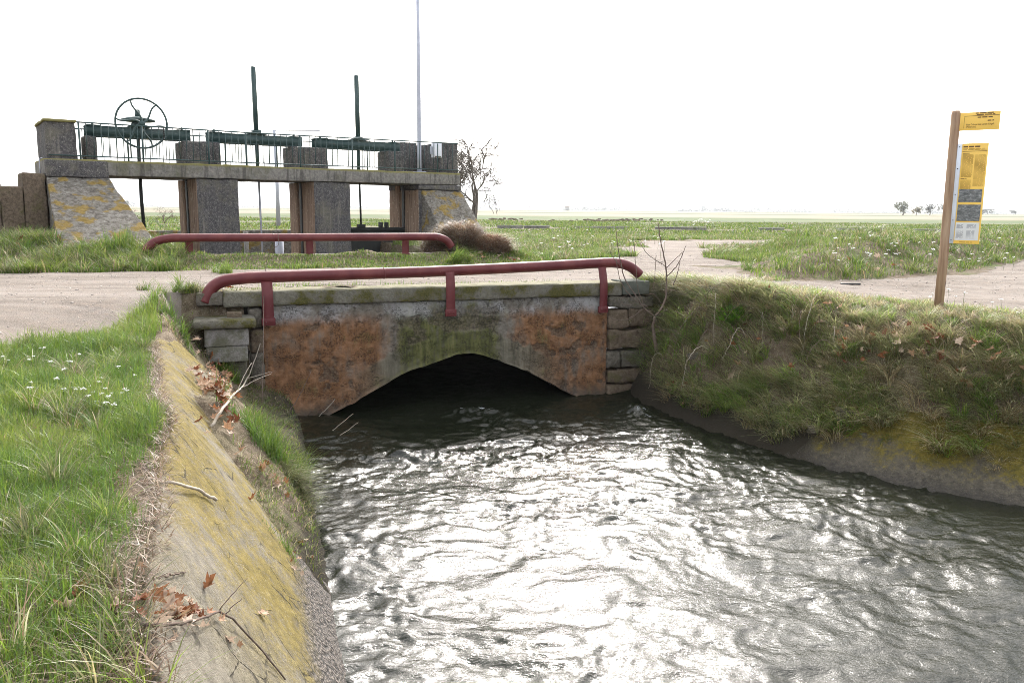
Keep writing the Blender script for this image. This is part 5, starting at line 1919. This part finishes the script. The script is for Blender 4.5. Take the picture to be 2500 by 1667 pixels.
# loose pebbles on the road
pn = 5200
x, y = rng.uniform(-12, 14, pn * 3), rng.uniform(7, 24, pn * 3)
k = road_sd(x, y) > .05
x, y = x[k][:pn], y[k][:pn]
PP = np.stack([x, y, height(x, y) + .008], 1)
PP = PP[in_view(PP, .05)]
sz = rng.gamma(2.0, .0045, len(PP)) + .004
oct_v = np.array([(1, 0, 0), (0, 1, 0), (-1, 0, 0), (0, -1, 0), (0, 0, .8), (0, 0, -.5)])
oct_f = np.array([(0, 1, 4), (1, 2, 4), (2, 3, 4), (3, 0, 4), (1, 0, 5), (2, 1, 5), (3, 2, 5), (0, 3, 5)])
PV = PP[:, None, :] + oct_v[None] * sz[:, None, None] * rng.uniform(.6, 1.3, (len(PP), 6, 1))
PF = (np.arange(len(PP)) * 6)[:, None, None] + oct_f[None]
tag(link_mesh('road_pebbles', np_mesh('road_pebbles', PV.reshape(-1, 3), PF.reshape(-1, 3), mat_simple('pebbles', (.40, .35, .31), .95, .15, 0, .35, 3), False)), 'loose pale pebbles scattered over the gravel road', 'gravel', kind='stuff')


# ------------------------------------------------------------------ bare tree
def branch_tree(seed, height_, r0, depth_, spread, twigs):
    r = random.Random(seed)
    big_, small_ = [], []

    def grow(p, d, L, rad, lev):
        n = 6
        pts = [np.array(p)]
        dd = np.array(d, float)
        for i in range(n):
            dd = dd + np.array([r.gauss(0, .16), r.gauss(0, .16), r.gauss(0.01, .12)])
            if lev >= 3:
                dd[2] -= .05
            dd /= np.linalg.norm(dd)
            pts.append(pts[-1] + dd * L / n)
        rads = np.maximum(np.linspace(rad, rad * .62, n + 1), .0026 * height_)
        (big_ if lev < 2 else small_).append(tube(pts, rads, 7 if lev < 2 else (5 if lev < 4 else 3), False))
        if lev >= depth_:
            return
        k = r.choice([2, 3, 3]) + (1 if lev >= 2 else 0) + (twigs if lev >= depth_ - 2 else 0)
        for q in range(k):
            t = r.uniform(.45, 1.0) if q else 1.0
            s_ = pts[min(n, int(t * n))]
            ang = r.uniform(.35, .95) * spread
            a_ = r.uniform(0, 6.28)
            w = np.cross(dd, [math.cos(a_), math.sin(a_), .3])
            w /= max(np.linalg.norm(w), 1e-6)
            nd = dd * math.cos(ang) + w * math.sin(ang)
            if lev < 2:
                nd[2] = abs(nd[2]) * .8 + .15
            grow(s_, nd, L * r.uniform(.62, .84), rads[min(n, int(t * n))] * r.uniform(.55, .75), lev + 1)
    for a_ in (.2, 2.4, 4.4):
        grow((0, 0, height_ * .12), (math.cos(a_) * .45, math.sin(a_) * .45, 1), height_ * .30, r0 * .72, 1)
    trunk = tube([(0, 0, -.2), (0, 0, height_ * .07), (0, 0, height_ * .13)], [r0 * 1.3, r0, r0 * .9], 9)
    return trunk, big_, small_


tr_p = at_depth(1158, 560, 41)
tr = tag(empty('bare_tree', (tr_p[0], 41, -.12)), 'leafless gnarled tree standing just right of the sluice', 'tree')
trunk, big_, small_ = branch_tree(17, 5.9, .13, 5, .95, 1)
V, F = clean(trunk)
link_mesh('trunk', np_mesh('trunk', V, F, MATS['bark']), tr)
V, F = merge(*big_)
link_mesh('limbs', np_mesh('limbs', V, F, MATS['bark']), tr)
V, F = merge(*small_)
link_mesh('crown', np_mesh('crown', V, F, MATS['bark']), tr)['kind'] = 'stuff'


# ------------------------------------------------------------------ far things
def far_tree(px, base_py, top_py, wpx, Y, label, col, group='far trees on the plain', bare=False, seed=0):
    b = at_depth(px, base_py, Y)
    H = (base_py - top_py) / F_PX * Y
    W = wpx / F_PX * Y
    t = tag(empty('field_tree', (b[0], Y, -.12)), label, 'tree', group)
    H = max(H, at_depth(px, top_py, Y)[2] + .12)
    tpart('trunk', [(0, 0, 0), (.02 * H, 0, H * .25), (0, 0, H * .5)], [.045 * H, .035 * H, .02 * H], MATS['bark'], t, 6)
    r = np.random.default_rng(seed)
    nc = 260
    cc, cr = [], []
    for k in range(9):
        cc.append((r.normal(0, .24) * W, r.normal(0, .2) * W, H * r.uniform(.42, .88)))
        cr.append(r.uniform(.14, .26) * W)
    k = r.integers(0, 9, nc)
    Pc = np.array(cc)[k] + r.normal(0, .55, (nc, 3)) * np.array(cr)[k][:, None]
    Pc[:, 2] = np.clip(Pc[:, 2], H * .18, H)
    s = r.uniform(.04, .09, nc) * W
    d1, d2 = r.normal(0, 1, (nc, 3)), r.normal(0, 1, (nc, 3))
    d1 /= np.linalg.norm(d1, axis=1, keepdims=True)
    d2 = np.cross(d1, d2)
    d2 /= np.linalg.norm(d2, axis=1, keepdims=True)
    V = np.stack([Pc - d1 * s[:, None], Pc - d2 * s[:, None], Pc + d1 * s[:, None], Pc + d2 * s[:, None]], 1).reshape(-1, 3)
    C = np.repeat(np.array(col)[None] * r.uniform(.6, 1.3, (nc, 1)), 4, 0)
    link_mesh('crown', np_mesh('crown', V, np.arange(nc * 4).reshape(-1, 4), MATS['grass'], False, C), t)
    return t


OG, GG = (.18, .19, .14), (.21, .215, .20)  # crown greys lightened to put extra haze fade into the far trees
far_tree(2204, 530, 497, 34, 450, 'rounded olive tree left of the trail sign on the far plain', OG, seed=1)
far_tree(2236, 532, 512, 22, 430, 'smaller pale bush between the two trees left of the sign', (.17, .15, .09), seed=2)
far_tree(2270, 527, 502, 34, 520, 'grey-green tree nearest the sign post on the far plain', GG, seed=3)
far_tree(2407, 524, 512, 24, 900, 'low dark tree right of the information panel', GG, seed=4)
far_tree(2475, 524, 514, 16, 1000, 'small tree at the right edge of the plain', GG, seed=5)
far_tree(1717, 515, 502, 12, 2600, 'tallest of the four small trees in the middle of the plain', GG, seed=6)
far_tree(1746, 516, 508, 10, 2600, 'second of the four small trees on the plain, from the left', GG, seed=7)
far_tree(1763, 516, 508, 10, 2700, 'third of the four small trees on the plain, from the left', GG, seed=8)
far_tree(1778, 516, 508, 9, 2600, 'rightmost of the four small trees on the plain', GG, seed=9)
far_tree(1851, 516, 508, 9, 2600, 'lone small tree between the four trees and the sign', GG, seed=10)
far_tree(1427, 512, 505, 8, 1800, 'tiny tree right of the far white hut', GG, seed=11)
far_tree(1475, 513, 506, 9, 2000, 'tiny faint tree above the near guard rail', GG, seed=12)
far_tree(1280, 511, 502, 6, 1900, 'slender far tree right of the bare tree', GG, seed=13)
far_tree(1292, 511, 502, 6, 1950, 'slender far tree, the right one of a pair beyond the bare tree', GG, seed=14)
far_tree(308, 503, 487, 18, 900, 'faint far tree seen through the left sluice opening', GG, seed=15)
far_tree(6, 500, 452, 40, 70, 'pale shrub tree at the left picture edge beyond the steps', (.16, .17, .14), seed=16)
bt_p = (370, 505)
for k, (px, lab) in enumerate([(330, 'bare thorn bush left of the black stem in the left opening'), (400, 'bare thorn bush right of the black stem in the left opening')]):
    b = at_depth(px, 530, 46)
    o = tag(empty('thorn_bush', (b[0], 46, .2)), lab, 'bush', 'bare bushes behind the sluice')
    _, bb, ss_ = branch_tree(30 + k, 1.5, .035, 4, 1.25, 0)
    V, F = merge(*(bb + ss_))
    link_mesh('branches', np_mesh('branches', V, F, MATS['twig']), o)
hp = at_depth(1385, 512, 1500)
hut = tag(empty('field_hut', (hp[0], 1500, -.12)), 'tiny pale field hut on the horizon above the near rail', 'hut')
part('wall', box(-3.4, 3.4, -3, 3, 0, 6.4), MATS['pale'], hut, False)
part('roof', (np.array([(-4, -3.6, 6.4), (4, -3.6, 6.4), (4, 3.6, 6.4), (-4, 3.6, 6.4), (-4, 0, 8.2), (4, 0, 8.2)], float), np.array([[0, 1, 5, 4], [2, 3, 4, 5], [1, 2, 5, 5], [3, 0, 4, 4]])), MATS['bstone'], hut, False)

up_ = tag(empty('utility_pole', (at_depth(679, 520, 60)[0], 60, -.1)), 'grey utility pole standing behind the middle sluice opening', 'pole')
tpart('shaft', [(0, 0, 0), (0, 0, 3), (-.06, 0, 6.85)], [.16, .13, .10], MATS['pole'], up_, 8)
part('crossarm', box(-1.8, 3.2, -.03, .03, 6.78, 6.84), MATS['pole'], up_, False)
part('box', box(-.95, -.12, -.25, .25, 1.9 + 2.05, 2.2 + 2.05), MATS['white'], up_, False)

# irrigation channel across the field: precast concrete panels
ch = tag(empty('irrigation_channel', (-1.2, 62.5, -.19), math.radians(2)), 'low grey precast irrigation channel crossing the green field', 'channel')
panel_me = np_mesh('panel', *rough_box(.02, 1.96, -.08, .08, -.1, .22, .4, .015, .03, 3, 540), MATS['pale'])
ledge_me = np_mesh('ledge', *rough_box(.0, 1.98, -.16, .12, .223, .29, .4, .012, .02, 3, 541), MATS['pale'])
for k in range(28):
    if k in (2, 5, 8, 9, 11, 12, 15, 18, 19, 22, 25):
        continue
    for me, nm in ((panel_me, 'panel'), (ledge_me, 'ledge')):
        o = link_mesh(nm, me, ch)
        o.location = (k * 2.0, 0, random.uniform(-.03, .02))

# ploughed clods
cp = []
for k in range(150):
    px, py = random.gauss(1500, 50), random.uniform(536, 541)
    if k > 120:
        px, py = random.uniform(1195, 1275), random.uniform(535, 538)
    q = at_z(px, py, -.12)
    s = random.uniform(.08, .24)
    V, F = rough_box(-s, s, -s * .6, s * .6, -.1, s * .7, s * .5, s * .3, s * .3, 1.5, 560 + k)
    cp.append((V + q, F))
tag(part('soil_clods', merge(*cp), mat_simple('dark_clods', (.12, .092, .07), .95, .1, 0, .3, 3, .6, .1)), 'dark ploughed soil clods in a row across the field', 'soil', kind='stuff')


# hedgerows and hills on the horizon
def ridge(name, x0, x1, Y, h, seed, mat, sc):
    xs = np.linspace(x0, x1, 240)
    z = h * (.35 + .65 * (.5 + .5 * fbm2(xs * sc, xs * 0, 4, seed)))
    z = z * smooth(x0, x0 + .18 * (x1 - x0), xs) * smooth(x1, x1 - .1 * (x1 - x0), xs)
    V, dep = [], h * 6
    prof = [(-1.0, 0), (-.6, .45), (-.25, .85), (0, 1), (.4, .7), (1.0, 0)]
    for f, k in prof:
        V.append(np.stack([xs, np.full_like(xs, Y + f * dep), z * k * (1 + .1 * fbm2(xs * sc * 6, xs * 0 + f * 3, 2, seed)) - 1], 1))
    o = link_mesh(name, np_mesh(name, np.concatenate(V), grid_faces(240, len(prof)), mat))
    return o


HM = mat_simple('wooded_hill', (.075, .085, .06), .95, .1, 0, .35, .01, 0)
tag(ridge('hills', -300, 4600, 4200, 62, 3, HM, .0014), kind='structure')
tag(ridge('hills', 700, 6500, 5600, 105, 5, HM, .001), kind='structure')
r_ = np.random.default_rng(9)
hn = 5200
hx = r_.uniform(-2600, 2800, hn)
hy = 3000 + 400 * vn2(hx * .003, hx * 0, 7) + r_.normal(0, 20, hn)
hk = vn2(hx * .012, hx * 0, 8) > -.35
hx, hy = hx[hk], hy[hk]
hz = np.abs(r_.normal(0, 3.0, len(hx))) * (1.2 + .9 * vn2(hx * .02, hx * 0, 10))
s = r_.uniform(2, 4, len(hx))
PV = np.stack([hx, hy, hz], 1)[:, None, :] + oct_v[None] * s[:, None, None] * r_.uniform(.6, 1.3, (len(hx), 6, 1))
PF = (np.arange(len(hx)) * 6)[:, None, None] + oct_f[None]
tag(link_mesh('far_hedgerow', np_mesh('far_hedgerow', PV.reshape(-1, 3), PF.reshape(-1, 3), MATS['grass'], False, np.tile(np.array([[.07, .08, .05]]), (len(hx) * 6, 1)))), 'faint hedgerow and tree line along the far horizon', 'hedgerow', kind='stuff')

# ------------------------------------------------------------------ haze over the plain
hzv, hzf = box(-12000, 12000, -80, 11500, -12, 165)
haze = link_mesh('haze', np_mesh('haze', hzv, hzf, [], False))
HZ = bpy.data.materials.new('haze')
HZ.use_nodes = True
HZ.node_tree.nodes.clear()
ho = HZ.node_tree.nodes.new('ShaderNodeOutputMaterial')
hv_ = HZ.node_tree.nodes.new('ShaderNodeVolumePrincipled')
hv_.inputs['Color'].default_value = (.90, .95, 1.0, 1)
hv_.inputs['Density'].default_value = .00015
hv_.inputs['Anisotropy'].default_value = .35
HZ.node_tree.links.new(hv_.outputs[0], ho.inputs['Volume'])
haze.data.materials.append(HZ)
tag(haze, kind='stuff')
